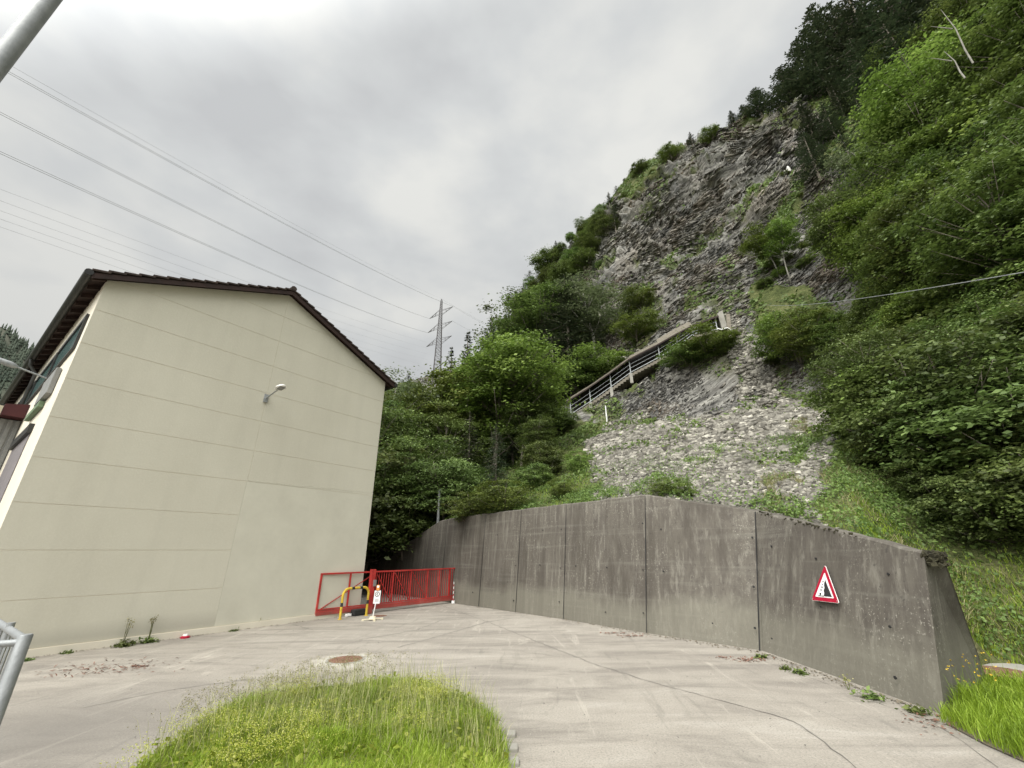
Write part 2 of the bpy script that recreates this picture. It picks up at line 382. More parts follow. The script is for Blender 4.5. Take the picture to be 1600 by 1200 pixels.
def f_slab(t, b):
    tn = attr(t, 'tone'); c = ramp(t, tn, [(0, (.035, .034, .032)), (.4, (.12, .115, .105)), (.7, (.235, .222, .192)), (1, (.42, .40, .345))])
    c = mix(t, c, (.24, .175, .115), math_(t, 'MULTIPLY', ramp(t, noise(t, coords(t), .16, 4, .6), [(.45, 0), (.66, 1)]), .4))
    c = mix(t, c, (.06, .055, .045), math_(t, 'MULTIPLY', ramp(t, noise(t, coords(t), 3, 5, .7), [(.48, 0), (.7, 1)]), .6)); t.links.new(c, b.inputs['Base Color'])
slab_m = mat('cliff_slab', rough=.9, build=f_slab, spec=.2)
far_m = simple('far_hill', (.035, .05, .03), (.10, .10, .075), 1, 0, .03, 0)
meadow = simple('meadow', (.04, .065, .016), (.10, .125, .04), 1, 0, .6, .5)
earth = simple('earth', (.09, .075, .05), (.17, .14, .10), 1, 0, 3, .6)

# ================================================================== GROUND
gm = mesh_np('ground', [(-3000, -3000, -.02), (3000, -3000, -.02), (3000, 3000, -.02), (-3000, 3000, -.02)], [np.array([[0, 1, 2, 3]])])
tag(link('ground', gm, meadow), kind='structure')
WD = np.array([-.612, .79, 0]); WD /= np.linalg.norm(WD)           # run of the retaining wall, away from the viewer
WN = np.array([WD[1], -WD[0], 0])                                  # towards the hill
def yard():
    far = np.array([-2.39, 18.66, 0])+WD*45
    pts = [(5.02, 5.75), (5.0, 5.1), (5.25, 4.2), (6.2, 2.6), (9, 0), (30, -10), (30, -40), (-60, -40), (-60, 70), tuple(far[:2]+WN[:2]*.3), (-2.39+.2, 18.66), (1.43+.2, 13.98), (3.16+.2, 11.53), (4.74+.2, 9.46), (5.02, 7)]
    mb = MB(); mb.add([(x, y, 0) for x, y in pts], [tuple(range(len(pts)))]); return mb.build('asphalt_yard', asphalt)
tag(yard(), kind='structure')
# seam in the asphalt
def seam(pp, wd, name, m, z=.004):
    P = [ground(*p) for p in pp]; Q = []
    for a, b in zip(P, P[1:]):
        n = max(2, int(np.linalg.norm(b-a)/.12))
        for i in range(n): Q.append(a+(b-a)*i/n+np.array([random.gauss(0, .012), random.gauss(0, .012), 0]))
    Q.append(P[-1]); vs = []; fs = []
    for i, q in enumerate(Q):
        d = Q[min(i+1, len(Q)-1)]-Q[max(i-1, 0)]; d /= np.linalg.norm(d); n = np.array([-d[1], d[0], 0]); ww = wd*random.uniform(.35, 1.3)
        vs += [q+n*ww/2+(0, 0, z), q-n*ww/2+(0, 0, z)]
        if i: fs.append((2*i-2, 2*i-1, 2*i+1, 2*i))
    mb = MB(); mb.add(vs, fs); return tag(mb.build(name, m), kind='structure')
crackm = simple('crack_fill', (.08, .072, .064), (.17, .155, .135), .95)
seam([(690, 946), (770, 975), (860, 1011), (935, 1040), (1005, 1062), (1100, 1088), (1190, 1112), (1240, 1128), (1290, 1160), (1340, 1203)], .013, 'pavement_seam', crackm)
seam([(445, 972), (490, 985), (530, 978)], .018, 'pavement_seam', crackm)
seam([(1185, 1030), (1290, 1068), (1400, 1108), (1475, 1138), (1560, 1200)], .007, 'pavement_seam', crackm)

# ================================================================== RETAINING WALL (stations: foot, crest)
def crest(px_foot, px_top, dirv):
    B = ground(*px_foot); p = onplane(*px_top, B, dirv); return B, p
st = []
P0 = np.array([-2.39, 18.66, 0.])
for s_, zt in ((30, .6), (10.3, 1.32), (7.34, 1.85), (4.5, 2.6), (2.6, 3.12), (2.0, 3.27), (.5, 3.32)):
    B = P0+WD*s_; st.append((B, B+WN*(.06+.05*zt)+np.array([0, 0, zt])))
a_ = math.radians(142.3); dv = np.array([math.sin(a_), math.cos(a_), 0])
for f_, t_ in (((880, 968), (885, 787)), ((1010, 990), (1008, 773)), ((1187, 1018), (1180, 798))):
    st.append(crest(f_, t_, dv))
a_ = math.radians(178); dv2 = np.array([math.sin(a_), math.cos(a_), 0])
mid_f = (st[-1][0]*.45+ground(1467, 1118)*.55)
B_end, T_end = crest((1467, 1118), (1443, 862), dv2)
st.append((B_end, T_end))
TH = .38
vs = []; fs = []
for i, (B, T) in enumerate(st):
    j0, j1 = max(i-1, 0), min(i+1, len(st)-1)
    d = st[j0][0]-st[j1][0]; d[2] = 0; d /= np.linalg.norm(d); n = np.array([d[1], -d[0], 0])
    if n[0] < 0: n = -n
    last = i == len(st)-1
    tb = atdist(1473, 866, 8.36) if last else T+n*TH
    bb = ground(1543, 1066) if last else T*[1, 1, 0]+n*(TH+.55)
    vs += [B-(0, 0, .3), T, tb, bb-(0, 0, .3)]
    if i:
        k = 4*i
        for a in range(4): fs.append((k-4+a, k-4+(a+1) % 4, k+(a+1) % 4, k+a))
k = 4*(len(st)-1); fs += [(k, k+1, k+2, k+3), (3, 2, 1, 0)]
rw = empty('retaining_wall', P0, label='long weathered grey concrete retaining wall holding back the hillside', cat='retaining wall')
# subdivide along its length with a slightly uneven crest
def wall_mesh():
    V = []; Fq = []; cols = []
    for i in range(len(st)-1):
        a = np.array(vs[4*i:4*i+4]); b = np.array(vs[4*i+4:4*i+8]); n = max(1, int(np.linalg.norm(b[0]-a[0])/.12))
        for q in range(n+(1 if i == len(st)-2 else 0)): cols.append(a+(b-a)*q/n)
    for c, ring in enumerate(cols):
        ring = ring.copy()
        nz = float(vnoise(ring[1]*np.array([2.5, 2.5, 0]), 3))*.012+float(vnoise(ring[1]*np.array([9, 9, 0]), 4))*.010
        ring[1, 2] += nz; ring[2, 2] += nz
        bev = .03+.012*float(vnoise(ring[1]*6, 9)); t_in = (ring[2]-ring[1]); t_in /= np.linalg.norm(t_in); dn = (ring[0]-ring[1]); dn /= np.linalg.norm(dn)
        pts = [ring[0], ring[1]+dn*bev, ring[1]+t_in*bev, ring[2]-t_in*bev, ring[2]-(0, 0, bev), ring[3]]
        V += pts
        if c:
            k = 6*c
            for a in range(6): Fq.append((k-6+a, k-6+(a+1) % 6, k+(a+1) % 6, k+a))
    k = 6*(len(cols)-1); mb = MB(); mb.add(V, Fq+[tuple(k+i for i in range(6)), (5, 4, 3, 2, 1, 0)]); return mb
wall_mesh().build('wall_body', wallconc, rw)
# open joints and tie holes, dark moss on the crest
jb = MB(); hb = MB(); ms = MB()
def front(i, t, h):                                     # point on the front face between stations i, i+1
    B = st[i][0]*(1-t)+st[i+1][0]*t; T = st[i][1]*(1-t)+st[i+1][1]*t; return B+(T-B)*h, T[2]
def outn(i):
    d = st[i+1][0]-st[i][0]; d[2] = 0; d /= np.linalg.norm(d); n = np.array([d[1], -d[0], 0]); return n if n[0] < 0 else -n
for i, t, wd in ((8, 0, .016), (9, 0, .03), (7, 0, .014), (6, .33, .012), (6, .66, .012), (10, -.0, .0), (5, .5, .01)):
    if wd == 0 or i >= len(st)-1: continue
    n = outn(i); seg = 14
    for q in range(seg):
        a, _ = front(i, t, .005+q/seg*.985); b, _ = front(i, t, .005+(q+1)/seg*.985); jb.bar(a+n*.001, b+n*.001, wd*random.uniform(.7, 1.25), .012, up=n)
for i in range(6, len(st)-1):
    Lw = np.linalg.norm(st[i+1][0]-st[i][0]); n = outn(i)
    for r_ in range(3):
        for q in range(int(Lw/1.25)+1):
            if random.random() < .35: continue
            p, _ = front(i, min(.97, (q+.35+random.uniform(-.05, .05))*1.25/Lw), (.12, .42, .76)[r_]+random.uniform(-.02, .02))
            hb.tube([p-n*.01, p+n*.003], random.uniform(.014, .024), 8)
    if i >= 8:
        for q in range(int(Lw*26)):
            t = random.random(); p, _ = front(i, t, 1)
            if vnoise(p*1.3, 5) < (-.1 if i >= 9 else .35): continue
            s_ = random.uniform(.012, .04); ax = Matrix.Rotation(random.random()*6, 3, Vector((random.random(), random.random(), 1)).normalized())
            ms.box(p+np.array([0, 0, random.uniform(-.07, .01)])-n*random.uniform(-.012, .02), (s_*1.6, s_, s_*.7), [list(r) for r in ax])
for q in range(90):
    e = np.array(vs[-3])*(1-.0)+(np.array(vs[-2])-np.array(vs[-3]))*random.random(); s_ = random.uniform(.015, .05)
    ax = Matrix.Rotation(random.random()*6, 3, Vector((random.random(), random.random(), 1)).normalized())
    ms.box(e+np.array([random.uniform(-.02, .02), random.uniform(-.03, .02), random.uniform(-.2, .01)*random.random()]), (s_*1.5, s_, s_), [list(r) for r in ax])
jb.build('joint', black, rw); hb.build('tie_hole', black, rw); ms.build('crest_moss', moss, rw)
place_parts(rw)

plaster2 = simple('patched_plaster', (.50, .48, .395), (.57, .55, .455), .9, 0, 1.1, .25)
# ================================================================== BUILDING
D = np.array([.59, .81, 0]); D /= np.linalg.norm(D); SD = np.array([-D[1], D[0], 0]); UP = np.array([0, 0, 1.])
A0 = np.array([-9.65, 9.63, 0.]); C0 = A0-1.06*D; WID = 8.64
bd = empty('gabled_building', C0, label='tall cream gabled building with horizontal panel joints and dark tiled roof', cat='building')
def B_(x, q, z): return C0+D*x+SD*q+UP*z                 # x along gable, q back from the gable, z up
SL = .436; ZE = 8.36; XM = WID/2; LEN = 26.
def roofz(x): return ZE+SL*min(x, WID-x) if 0 <= x <= WID else ZE+SL*(x if x < 0 else WID-x)
mb = MB(); prof = [(0, -.2), (WID, -.2), (WID, ZE), (XM, roofz(XM)), (0, ZE)]
# core: gable end 18 mm behind the panel faces
mb.prism([B_(x, .007, z) for x, z in prof], SD*(LEN-.007))
mb.build('wall_core', side_plaster, bd)
# panels of the gable wall
def clip(poly, fn):
    o = []
    for i in range(len(poly)):
        a, b = poly[i], poly[(i+1) % len(poly)]; fa, fb = fn(a), fn(b)
        if fa >= 0: o.append(a)
        if (fa > 0 > fb) or (fa < 0 < fb): t = fa/(fa-fb); o.append((a[0]+(b[0]-a[0])*t, a[1]+(b[1]-a[1])*t))
    return o
pan = MB(); g = .0075; JX = 3.25+1.06
rows = [.15, 1.05, 1.98, 2.90, 3.84, 4.74, 5.66, 6.58, 7.505, 8.43, 9.36, 10.6]
def panel(x0, x1, z0, z1):
    p = [(x0, z0), (x1, z0), (x1, z1), (x0, z1)]
    p = clip(p, lambda a: ZE+SL*a[0]-a[1]-.004); p = clip(p, lambda a: ZE+SL*(WID-a[0])-a[1]-.004) if len(p) > 2 else p
    if len(p) > 2:
        pan.prism([B_(x, 0, z) for x, z in p], SD*.03)
for i in range(11):
    z0, z1 = rows[i]+g, rows[i+1]-g
    if z0 < 3.8: panel(0, JX-.006, z0, z1)
    else: panel(0, JX-.006, z0, z1); panel(JX+.006, WID, z0, z1)
pan.build('wall_panels', plaster, bd)
pan = MB(); panel(JX-.003, WID, rows[0]+g, 3.84-g*.3)
for k in range(60):                                       # rough trowelled edge of the re-rendered area
    x = JX+(WID-JX)*k/60; pan.box(B_(x+random.uniform(0, .05), -.001, 3.86+.10*(k/60)+random.uniform(-.02, .02)), (random.uniform(.03, .09), .008, random.uniform(.01, .03)), [D, SD, UP])
pan.build('patched_render', plaster2, bd)
mb = MB(); mb.prism([B_(0, -.045, z) for z in (-.1, .145)]+[B_(0, .02, z) for z in (.145, -.1)], D*WID); mb.build('plinth', side_plaster, bd)
# roof: boarded slopes, rafters, tile courses, gutters, barge boards
OV, GO = .27, .20
def slope(side, z_off, th, x_in, x_out, q0, q1, mbx):
    s_ = 1 if side == 0 else -1
    def X(u): return u if side == 0 else WID-u
    poly = [B_(X(x_out), q0, roofz(x_out)+z_off), B_(X(x_in), q0, roofz(x_in)+z_off), B_(X(x_in), q0, roofz(x_in)+z_off+th), B_(X(x_out), q0, roofz(x_out)+z_off+th)]
    mbx.prism(poly, SD*(q1-q0))
mr_ = MB(); mt = MB(); mbg = MB(); RAF = []
for side in (0, 1):
    slope(side, .06, .05, XM, -OV, -GO, LEN+.4, mr_)
    nC = 17
    for c in range(nC):
        u0 = -OV-.06+(XM+OV+.06)*c/nC; u1 = -OV-.03+(XM+OV+.03)*(c+1)/nC+.03; X = (lambda u: u) if side == 0 else (lambda u: WID-u)
        u1 = min(u1, XM); z0, z1 = roofz(u0)+.185, roofz(u1)+.13
        for k in range(int((LEN+.7)/1.3)+1):
            q0 = -GO-.06+k*1.3; q1 = min(q0+1.29, LEN+.45); jz = random.uniform(-.004, .004)
            mt.prism([B_(X(u0), q0, z0-.045), B_(X(u1), q0, z1-.045), B_(X(u1), q0, z1+jz), B_(X(u0), q0, z0+jz)], SD*(q1-q0))
    for k in range(44):
        q = -GO+.12+k*.62
        if q < LEN: mf = MB(); RAF.append(mf); slope(side, -.06, .118, .0, -OV+.03, q, q+.09, mf)
    X = (lambda u: u) if side == 0 else (lambda u: WID-u)
    # barge board
    mbg.prism([B_(X(-OV-.02), -GO-.032, roofz(-OV-.02)-.07), B_(X(XM), -GO-.032, roofz(XM)-.07), B_(X(XM), -GO-.032, roofz(XM)+.07), B_(X(-OV-.02), -GO-.032, roofz(-OV-.02)+.07)], SD*.03)
    gt = MB(); zz = roofz(-OV)+.05
    gt.tube([B_(X(-OV-.09), -GO-.05, zz), B_(X(-OV-.09), LEN+.4, zz)], .085, 10); gt.build('gutter', dark_metal, bd, smooth=True)
rf = mr_.build('roof', roof_wood, bd); mt.build('roof_tiles', tile, rf); [m.build('rafter', roof_wood, rf) for m in RAF]; mbg.build('barge_board', roof_wood, rf)
rt = MB(); rt.tube([B_(XM, -GO-.06, roofz(XM)+.17), B_(XM, LEN+.4, roofz(XM)+.17)], .10, 8); rt.build('ridge_tiles', tile, rf)
# long window band of the eaves side
fr = MB(); nw = 7
for k in range(nw):
    q0 = .45+k*3.55; q1 = q0+3.35
    f = MB()
    for (a, b, c, d_) in ((q0, q1, 7.40, 7.52), (q0, q1, 6.56, 6.62), (q0, q0+.07, 6.62, 7.40), (q1-.07, q1, 6.62, 7.40)):
        f.prism([B_(-.06, a, c), B_(-.06, b, c), B_(-.06, b, d_), B_(-.06, a, d_)], D*.07)
    fo = f.build('window', dark_metal, bd)
    p = MB(); p.prism([B_(-.025, q0+.07, 6.62), B_(-.025, q1-.07, 6.62), B_(-.025, q1-.07, 7.40), B_(-.025, q0+.07, 7.40)], D*.015); p.build('pane', teal, fo)
# roller door and its deep lintel, on the eaves side
dr = MB(); q0, q1 = 2.2, 5.1
dr.prism([B_(-.09, q0-.1, 4.72), B_(-.09, q1+.1, 4.72), B_(-.09, q1+.1, 4.95), B_(-.09, q0-.1, 4.95)], D*.11)
do = dr.build('door_lintel', dark_metal, bd)
sh = MB()
for k in range(46):
    z = .02+k*.102; sh.prism([B_(-.02, q0, z), B_(-.02, q1, z), B_(-.035, q1, z+.05), B_(-.02, q1, z+.1), B_(-.02, q0, z+.1), B_(-.035, q0, z+.05)][:2]+[B_(-.02, q1, z+.1), B_(-.02, q0, z+.1)], D*(.018 if k % 2 else .012))
sh.build('roller_door', purple_door, bd)
dp = MB(); dp.tube([B_(-OV-.09, 7.6, roofz(-OV)), B_(-OV-.05, 7.6, 8.0), B_(-.12, 7.6, 7.75), B_(-.12, 7.6, 0)], .05, 8); dp.build('downpipe', dark_metal, bd, smooth=True)
place_parts(bd)
# low corrugated annex against the eaves side
ax_ = empty('corrugated_annex', B_(-4, 6.4, 0), label='low grey corrugated shed with cream fascia against the side of the building', cat='shed')
m_ = MB()
for k in range(52):
    x = -.02-k*.16; m_.prism([B_(x, 6.4, 0), B_(x-.1, 6.4, 0), B_(x-.1, 6.4, 5.82), B_(x, 6.4, 5.82)], SD*.05); m_.prism([B_(x-.1, 6.43, 0), B_(x-.16, 6.43, 0), B_(x-.16, 6.43, 5.82), B_(x-.1, 6.43, 5.82)], SD*.03)
m_.prism([B_(-.02, 6.47, 0), B_(-8.4, 6.47, 0), B_(-8.4, 6.47, 5.84), B_(-.02, 6.47, 5.84)], SD*8)
m_.build('wall', grey_paint, ax_)
m_ = MB(); m_.prism([B_(-.51, 6.1, 5.85), B_(-8.8, 6.1, 5.85), B_(-8.8, 6.1, 6.15), B_(-.51, 6.1, 6.15)], SD*.25); m_.build('fascia', cream, ax_)
m_ = MB(); m_.prism([B_(-.01, 6.0, 5.86), B_(-.5, 6.0, 5.86), B_(-.5, 6.0, 6.2), B_(-.01, 6.0, 6.3)], SD*.5); m_.build('end_cap', darkred, ax_)
m_ = MB(); m_.prism([B_(-.02, 6.36, 6.16), B_(-8.8, 6.36, 6.16), B_(-8.8, 6.36, 6.26), B_(-.02, 6.36, 6.26)], SD*8.2); m_.build('roof', dark_metal, ax_)
place_parts(ax_)
# sign box on the eaves side
sb = empty('wall_sign_box', B_(-.15, 2.2, 5.3), label='grey and green box sign mounted high on the side wall near the corner', cat='sign box')
m_ = MB(); m_.box(B_(-.06, 2.1, 5.9), (.10, 1.7, .68), [D, SD, UP]); m_.build('housing', grey_paint, sb, bevel=.01)
m_ = MB(); m_.box(B_(-.06, 2.9, 5.42), (.10, 2.0, .16), [D, SD, UP]); m_.build('lower_panel', green_p, sb, bevel=.01)
place_parts(sb)
# long-armed lamp on the eaves side
root = B_(0, 3.65, 6.56); hd = onplane(10, 567, root, SD)
la = empty('long_arm_lamp', root, label='street lamp head on a long horizontal arm reaching left from the side wall', cat='lamp')
m_ = MB(); m_.tube([root, root*.2+hd*.8], .025, 8); m_.box(root, (.05, .14, .2), [D, SD, UP]); m_.build('arm', galv, la)
dd_ = (hd-root)/np.linalg.norm(hd-root); m_ = MB(); m_.tube([root*.25+hd*.75, root*.2+hd*.8, root*.1+hd*.9, hd+dd_*.0, hd+dd_*.35, hd+dd_*.45], [.03, .06, .08, .08, .06, .02], 10); m_.build('lamp_head', galv, la, smooth=True)
place_parts(la)
# lamp on the gable
lr = B_(4.30, 0, 6.40)
wl = empty('wall_lamp', lr, label='small street lamp on a short arm in the middle of the blank gable wall', cat='lamp')
OUT = -SD
m_ = MB(); m_.box(lr+OUT*.03, (.12, .05, .26), [D, SD, UP]); m_.build('wall_plate', galv, wl, bevel=.006)
tip = onplane(434, 609, lr+OUT*.95, OUT)
m_ = MB(); m_.tube([lr+OUT*.05, lr+OUT*.1+UP*.01, lr*.3+tip*.7, tip], .022, 8); m_.build('arm', galv, wl, smooth=True)
ad_ = tip-lr; ad_[2] *= .25; ad_ /= np.linalg.norm(ad_); sdv = np.cross(ad_, UP); sdv /= np.linalg.norm(sdv)
hv, hf = [], []
N1, N2 = 9, 12
for i in range(N1):
    t = i/(N1-1); wdt = .13*math.sin(math.pi*min(1, .12+t*.86))**.6; hgt = .085*math.sin(math.pi*min(1, .15+.8*t))**.7
    c = tip+ad_*(t*.52-.03)+UP*.0
    for k in range(N2):
        a = 2*math.pi*k/N2; zz = math.sin(a); hv.append(c+sdv*math.cos(a)*wdt+UP*(zz*hgt*(1.0 if zz > 0 else .28)))
for i in range(N1-1):
    for k in range(N2): hf.append((i*N2+k, i*N2+(k+1) % N2, (i+1)*N2+(k+1) % N2, (i+1)*N2+k))
m_ = MB(); m_.add(hv, hf+[tuple(range(N2))[::-1], tuple((N1-1)*N2+k for k in range(N2))]); m_.build('lamp_head', white, wl, smooth=True)
m_ = MB(); m_.box(tip+ad_*.24-UP*.028, (.30, .15, .012), [ad_, sdv, UP]); m_.build('lens', grey_paint, wl)
place_parts(wl)

# ================================================================== GATE
GA = ground(485, 968)+np.array([.81, -.59, 0])*.20; GD = np.array([.63, .77, 0]); GD /= np.linalg.norm(GD); GN = np.array([GD[1], -GD[0], 0])  # GN faces viewer
if np.dot(GN, -GA) < 0: GN = -GN
def G_(x, n, z): return GA+GD*x+GN*n+UP*z
GAX = [GD, GN, UP]; GL = 6.0; GT = 1.30
gt = empty('sliding_gate', GA, label='long red steel sliding gate closing the gap between building and concrete wall', cat='gate')
m_ = MB()
m_.box(G_(GL/2, 0, .17), (GL, .10, .13), GAX); m_.box(G_(GL/2, 0, GT-.025), (GL, .06, .05), GAX)
m_.box(G_(.03, 0, .75), (.06, .06, 1.05), GAX); m_.box(G_(GL-.03, 0, .73), (.06, .06, 1.1), GAX)
m_.box(G_(GL/2, .0, .265), (GL-.12, .04, .035), GAX)
m_.build('frame', red, gt, bevel=.004)
for x in (1.05, 2.75, 3.55, 4.35, 4.95, 5.5):
    m_ = MB(); m_.box(G_(x, 0, .765), (.045, .045, 1.02), GAX); m_.build('upright', red, gt)
for (x0, z0, x1, z1) in ((.1, .25, 2.0, 1.24), (2.05, 1.22, 2.72, .3), (2.8, 1.22, 3.5, .3), (3.6, 1.22, 4.3, .3)):
    m_ = MB(); m_.bar(G_(x0, 0, z0), G_(x1, 0, z1), .022, .022, GN); m_.build('brace', red, gt)
m_ = MB()
for k in range(40):
    x = 1.98+k*.1; m_.box(G_(x, -.03, .765), (.022, .022, .97), GAX)
m_.build('bars', red, gt)
m_ = MB(); m_.box(G_(5.2, -.02, 1.02), (.5, .03, .44), GAX)
place_parts(gt)
gp = empty('gate_post', G_(1.78, .12, 0), label='stout red gate guide post beside the yellow and black hoop', cat='post')
m_ = MB(); m_.box(G_(1.80, .14, .68), (.17, .12, 1.36), GAX); m_.build('post', red, gp, bevel=.006)
m_ = MB(); m_.box(G_(1.86, .22, .93), (.1, .05, .2), GAX); m_.build('key_box', grey_paint, gp, bevel=.006)
place_parts(gp)
mo = empty('gate_motor', G_(1.25, .25, 0), label='low black gate motor housing on the ground under the hoop', cat='gate motor')
m_ = MB(); m_.box(G_(1.38, .22, .10), (.5, .22, .18), GAX); m_.build('housing', black, mo, bevel=.03)
m_ = MB(); m_.box(G_(1.0, .22, .05), (.16, .12, .07), GAX); m_.build('connector', white, mo, bevel=.01); place_parts(mo)
# low concrete foundation and dark block beyond
# hoop barrier
HL, HR = ground(531, 968), ground(572, 962); hdv = (HR-HL); hw = np.linalg.norm(hdv); hdv /= hw; HH = .84; rc = .2
path = [HL, HL+UP*(HH-rc)]+[HL+hdv*rc*(1-math.cos(a))+UP*(HH-rc+rc*math.sin(a)) for a in np.linspace(.2, math.pi/2, 7)]
path += [HR-hdv*rc*(1-math.cos(a))+UP*(HH-rc+rc*math.sin(a)) for a in np.linspace(math.pi/2, .2, 7)]+[HR+UP*(HH-rc), HR]
hp = empty('hoop_barrier', (HL+HR)/2, label='yellow hoop barrier with black bands in front of the red gate', cat='barrier')
m_ = MB(); m_.tube(path, .038, 12); m_.build('hoop', yellow, hp, smooth=True)
seglen = np.cumsum([0]+[np.linalg.norm(path[i+1]-path[i]) for i in range(len(path)-1)])
def along(s_):
    i = int(np.searchsorted(seglen, s_)-1); i = max(0, min(i, len(path)-2)); t = (s_-seglen[i])/(seglen[i+1]-seglen[i]); return path[i]+(path[i+1]-path[i])*t
TL = seglen[-1]
for c in (.40, TL/2-.14, TL/2+.17, TL-.40):
    m_ = MB(); m_.tube([along(c-.055+i*.022) for i in range(6)], .0395, 12); m_.build('black_band', black, hp, smooth=True)
for e_ in (HL, HR): m_ = MB(); m_.tube([e_, e_+UP*.012], .07, 12); m_.build('foot_plate', yellow, hp)
place_parts(hp)
# portable sign
SB = ground(582, 969); ps = empty('portable_sign', SB, label='white sign on a thin post with cross foot and orange top before the gate', cat='sign')
vx = np.array([1, .1, 0]); vx /= np.linalg.norm(vx); vy = np.array([.1, -1, 0]); vy /= np.linalg.norm(vy); SA = [vx, vy, UP]
m_ = MB()
for a in (.5, .5+math.pi/2): m_.box(SB+UP*.03, (.62, .05, .03), [np.array([math.cos(a), math.sin(a), 0]), np.array([-math.sin(a), math.cos(a), 0]), UP])
for k in range(4):
    a = .5+k*math.pi/2; m_.box(SB+np.array([math.cos(a), math.sin(a), 0])*.28+UP*.01, (.06, .07, .03), SA)
m_.tube([SB+UP*.03, SB+UP*.10], [.12, .08], 14); m_.build('foot', cream, ps)
lean = vx*.09
m_ = MB(); m_.tube([SB+UP*.08, SB+UP*.45+lean*.5], .016, 8); m_.build('post', white, ps)
c1 = SB+UP*.62+lean*.75
axs = [vx, vy, (UP+lean*.25)/np.linalg.norm(UP+lean*.25)]
m_ = MB(); m_.box(c1, (.19, .012, .36), axs); m_.build('board', white, ps, bevel=.003)
m_ = MB()
def disc(mb, c, r0, r1, n, off, ax, seg=24):
    v = []; f = []
    for k in range(seg):
        a = 2*math.pi*k/seg; dirn = ax[0]*math.cos(a)+ax[2]*math.sin(a); v += [c+dirn*r0+n*off, c+dirn*r1+n*off]
    for k in range(seg): j = (k+1) % seg; f.append((2*k, 2*j, 2*j+1, 2*k+1))
    mb.add(v, f)
disc(m_, c1+UP*.08, .055, .072, vy, .009, axs)
v = [c1+UP*.08+axs[0]*x+axs[2]*z+vy*.009 for x, z in ((-.03, 0), (.005, -.045), (.02, -.03), (-.005, 0), (.02, .03), (.005, .045))]; m_.add(v, [(0, 1, 2, 3), (0, 3, 4, 5)])
for k in range(3): m_.add([c1-UP*(.06+.03*k)+axs[0]*x+axs[2]*z+vy*.009 for x, z in ((-.06, 0), (.06, 0), (.06, .008), (-.06, .008))], [(0, 1, 2, 3)])
m_.build('symbol', black, ps)
c2 = c1+axs[2]*.26
m_ = MB(); m_.box(c2, (.09, .05, .15), axs); m_.build('top_block', orange, ps, bevel=.004)
m_ = MB(); m_.box(c2+vy*.028+axs[2]*.03, (.06, .006, .06), axs); m_.build('top_label', white, ps); place_parts(ps)
# red and white end marker of the gate
EM = ground(708, 943); em = empty('marker_post', EM, label='thin red and white banded marker post between red gate and concrete wall', cat='marker post')
for k in range(8):
    m_ = MB(); m_.tube([EM+UP*(.1+k*.085), EM+UP*(.1+(k+1)*.085)], .014, 8); m_.build('band', white if k % 2 else signred, em)
m_ = MB(); m_.box(EM+UP*.05, (.12, .12, .10)); m_.build('foot', white, em, bevel=.01); place_parts(em)
# dark low block seen beyond the gate
m_ = MB(); p = G_(2.6, -7.5, 0); m_.box(p+UP*.75, (2.4, 1.0, 1.5), GAX); m_.box(p+UP*1.53, (2.5, 1.1, .06), GAX); o = m_.build('concrete_block', conc, bevel=.02); tag(o, 'low dark concrete block standing beyond the red gate', 'concrete block')

# ================================================================== RAILING AND LAMP POST, LEFT FOREGROUND
RP = atdist(41, 991, 3.0); RP0 = RP*[1, 1, 0]; ztop = RP[2]
rl = empty('galvanised_railing', RP0, label='galvanised steel railing with thick end post at the lower left corner', cat='railing')
p2 = ground(0, 966, ztop); rdir = (p2-RP)*[1, 1, 0]; rdir /= np.linalg.norm(rdir); p3 = ground(0, 1002, ztop-.02); rd2 = (p3-RP)*[1, 1, 0]; rd2 /= np.linalg.norm(rd2)
m_ = MB(); m_.tube([RP0, RP0+UP*(ztop-.004), RP0+UP*ztop], [.024, .024, .021], 16); m_.build('post', galv, rl, smooth=True)
q2 = ground(17, 976, ztop); q2 = q2*[1, 1, 0]
m_ = MB(); m_.tube([q2, q2+UP*(ztop+.01)], .016, 12); m_.build('post', galv, rl, smooth=True)
m_ = MB(); m_.tube([RP+UP*(-.02), RP+UP*(-.02)+rdir*2.4], .016, 10); m_.build('top_rail', galv, rl, smooth=True)
m_ = MB(); m_.tube([RP+UP*(-.03), RP+UP*(-.03)+rd2*1.8], .014, 10); m_.build('side_rail', galv, rl, smooth=True)
m_ = MB(); m_.tube([RP0+UP*(ztop-.22), RP0+UP*(ztop-.22)+rd2*1.8], .012, 8); m_.build('middle_rail', galv, rl, smooth=True)
m_ = MB(); m_.tube([RP0+UP*.12, RP0+UP*.12+rdir*2.4], .012, 8); m_.build('lower_rail', galv, rl, smooth=True)
m_ = MB()
for k in range(22):
    q = RP0+rdir*(.10+k*.10); m_.tube([q+UP*.12, q+UP*(ztop-.03)], .006, 6)
m_.build('infill_bars', galv, rl); place_parts(rl)
pa = math.radians(-63.0); PR = 3.6; PB = np.array([math.sin(pa), math.cos(pa), 0])*PR
e0 = azel(43, 52); tz = 1.8+PR*math.tan(math.radians(e0[1]))
lp = empty('lamp_post', PB, label='tall galvanised lamp post crossing the upper left corner of the sky', cat='lamp post')
dn_ = np.array([.035, -.0, 0])
m_ = MB(); m_.tube([PB-dn_*2, PB, PB+UP*4+dn_*0, PB+UP*8.5+dn_*6], [.06, .06, .05, .042], 20); m_.build('pole', galv, lp, smooth=True)
m_ = MB(); m_.tube([PB, PB+UP*.02], .16, 16); m_.build('base_plate', galv, lp)
m_ = MB(); m_.tube([PB+UP*8.45+dn_*6, PB+UP*8.8+np.array([-.5, -.3, 0]), PB+UP*8.85+np.array([-1.2, -.7, 0])], .035, 8); m_.build('arm', galv, lp)
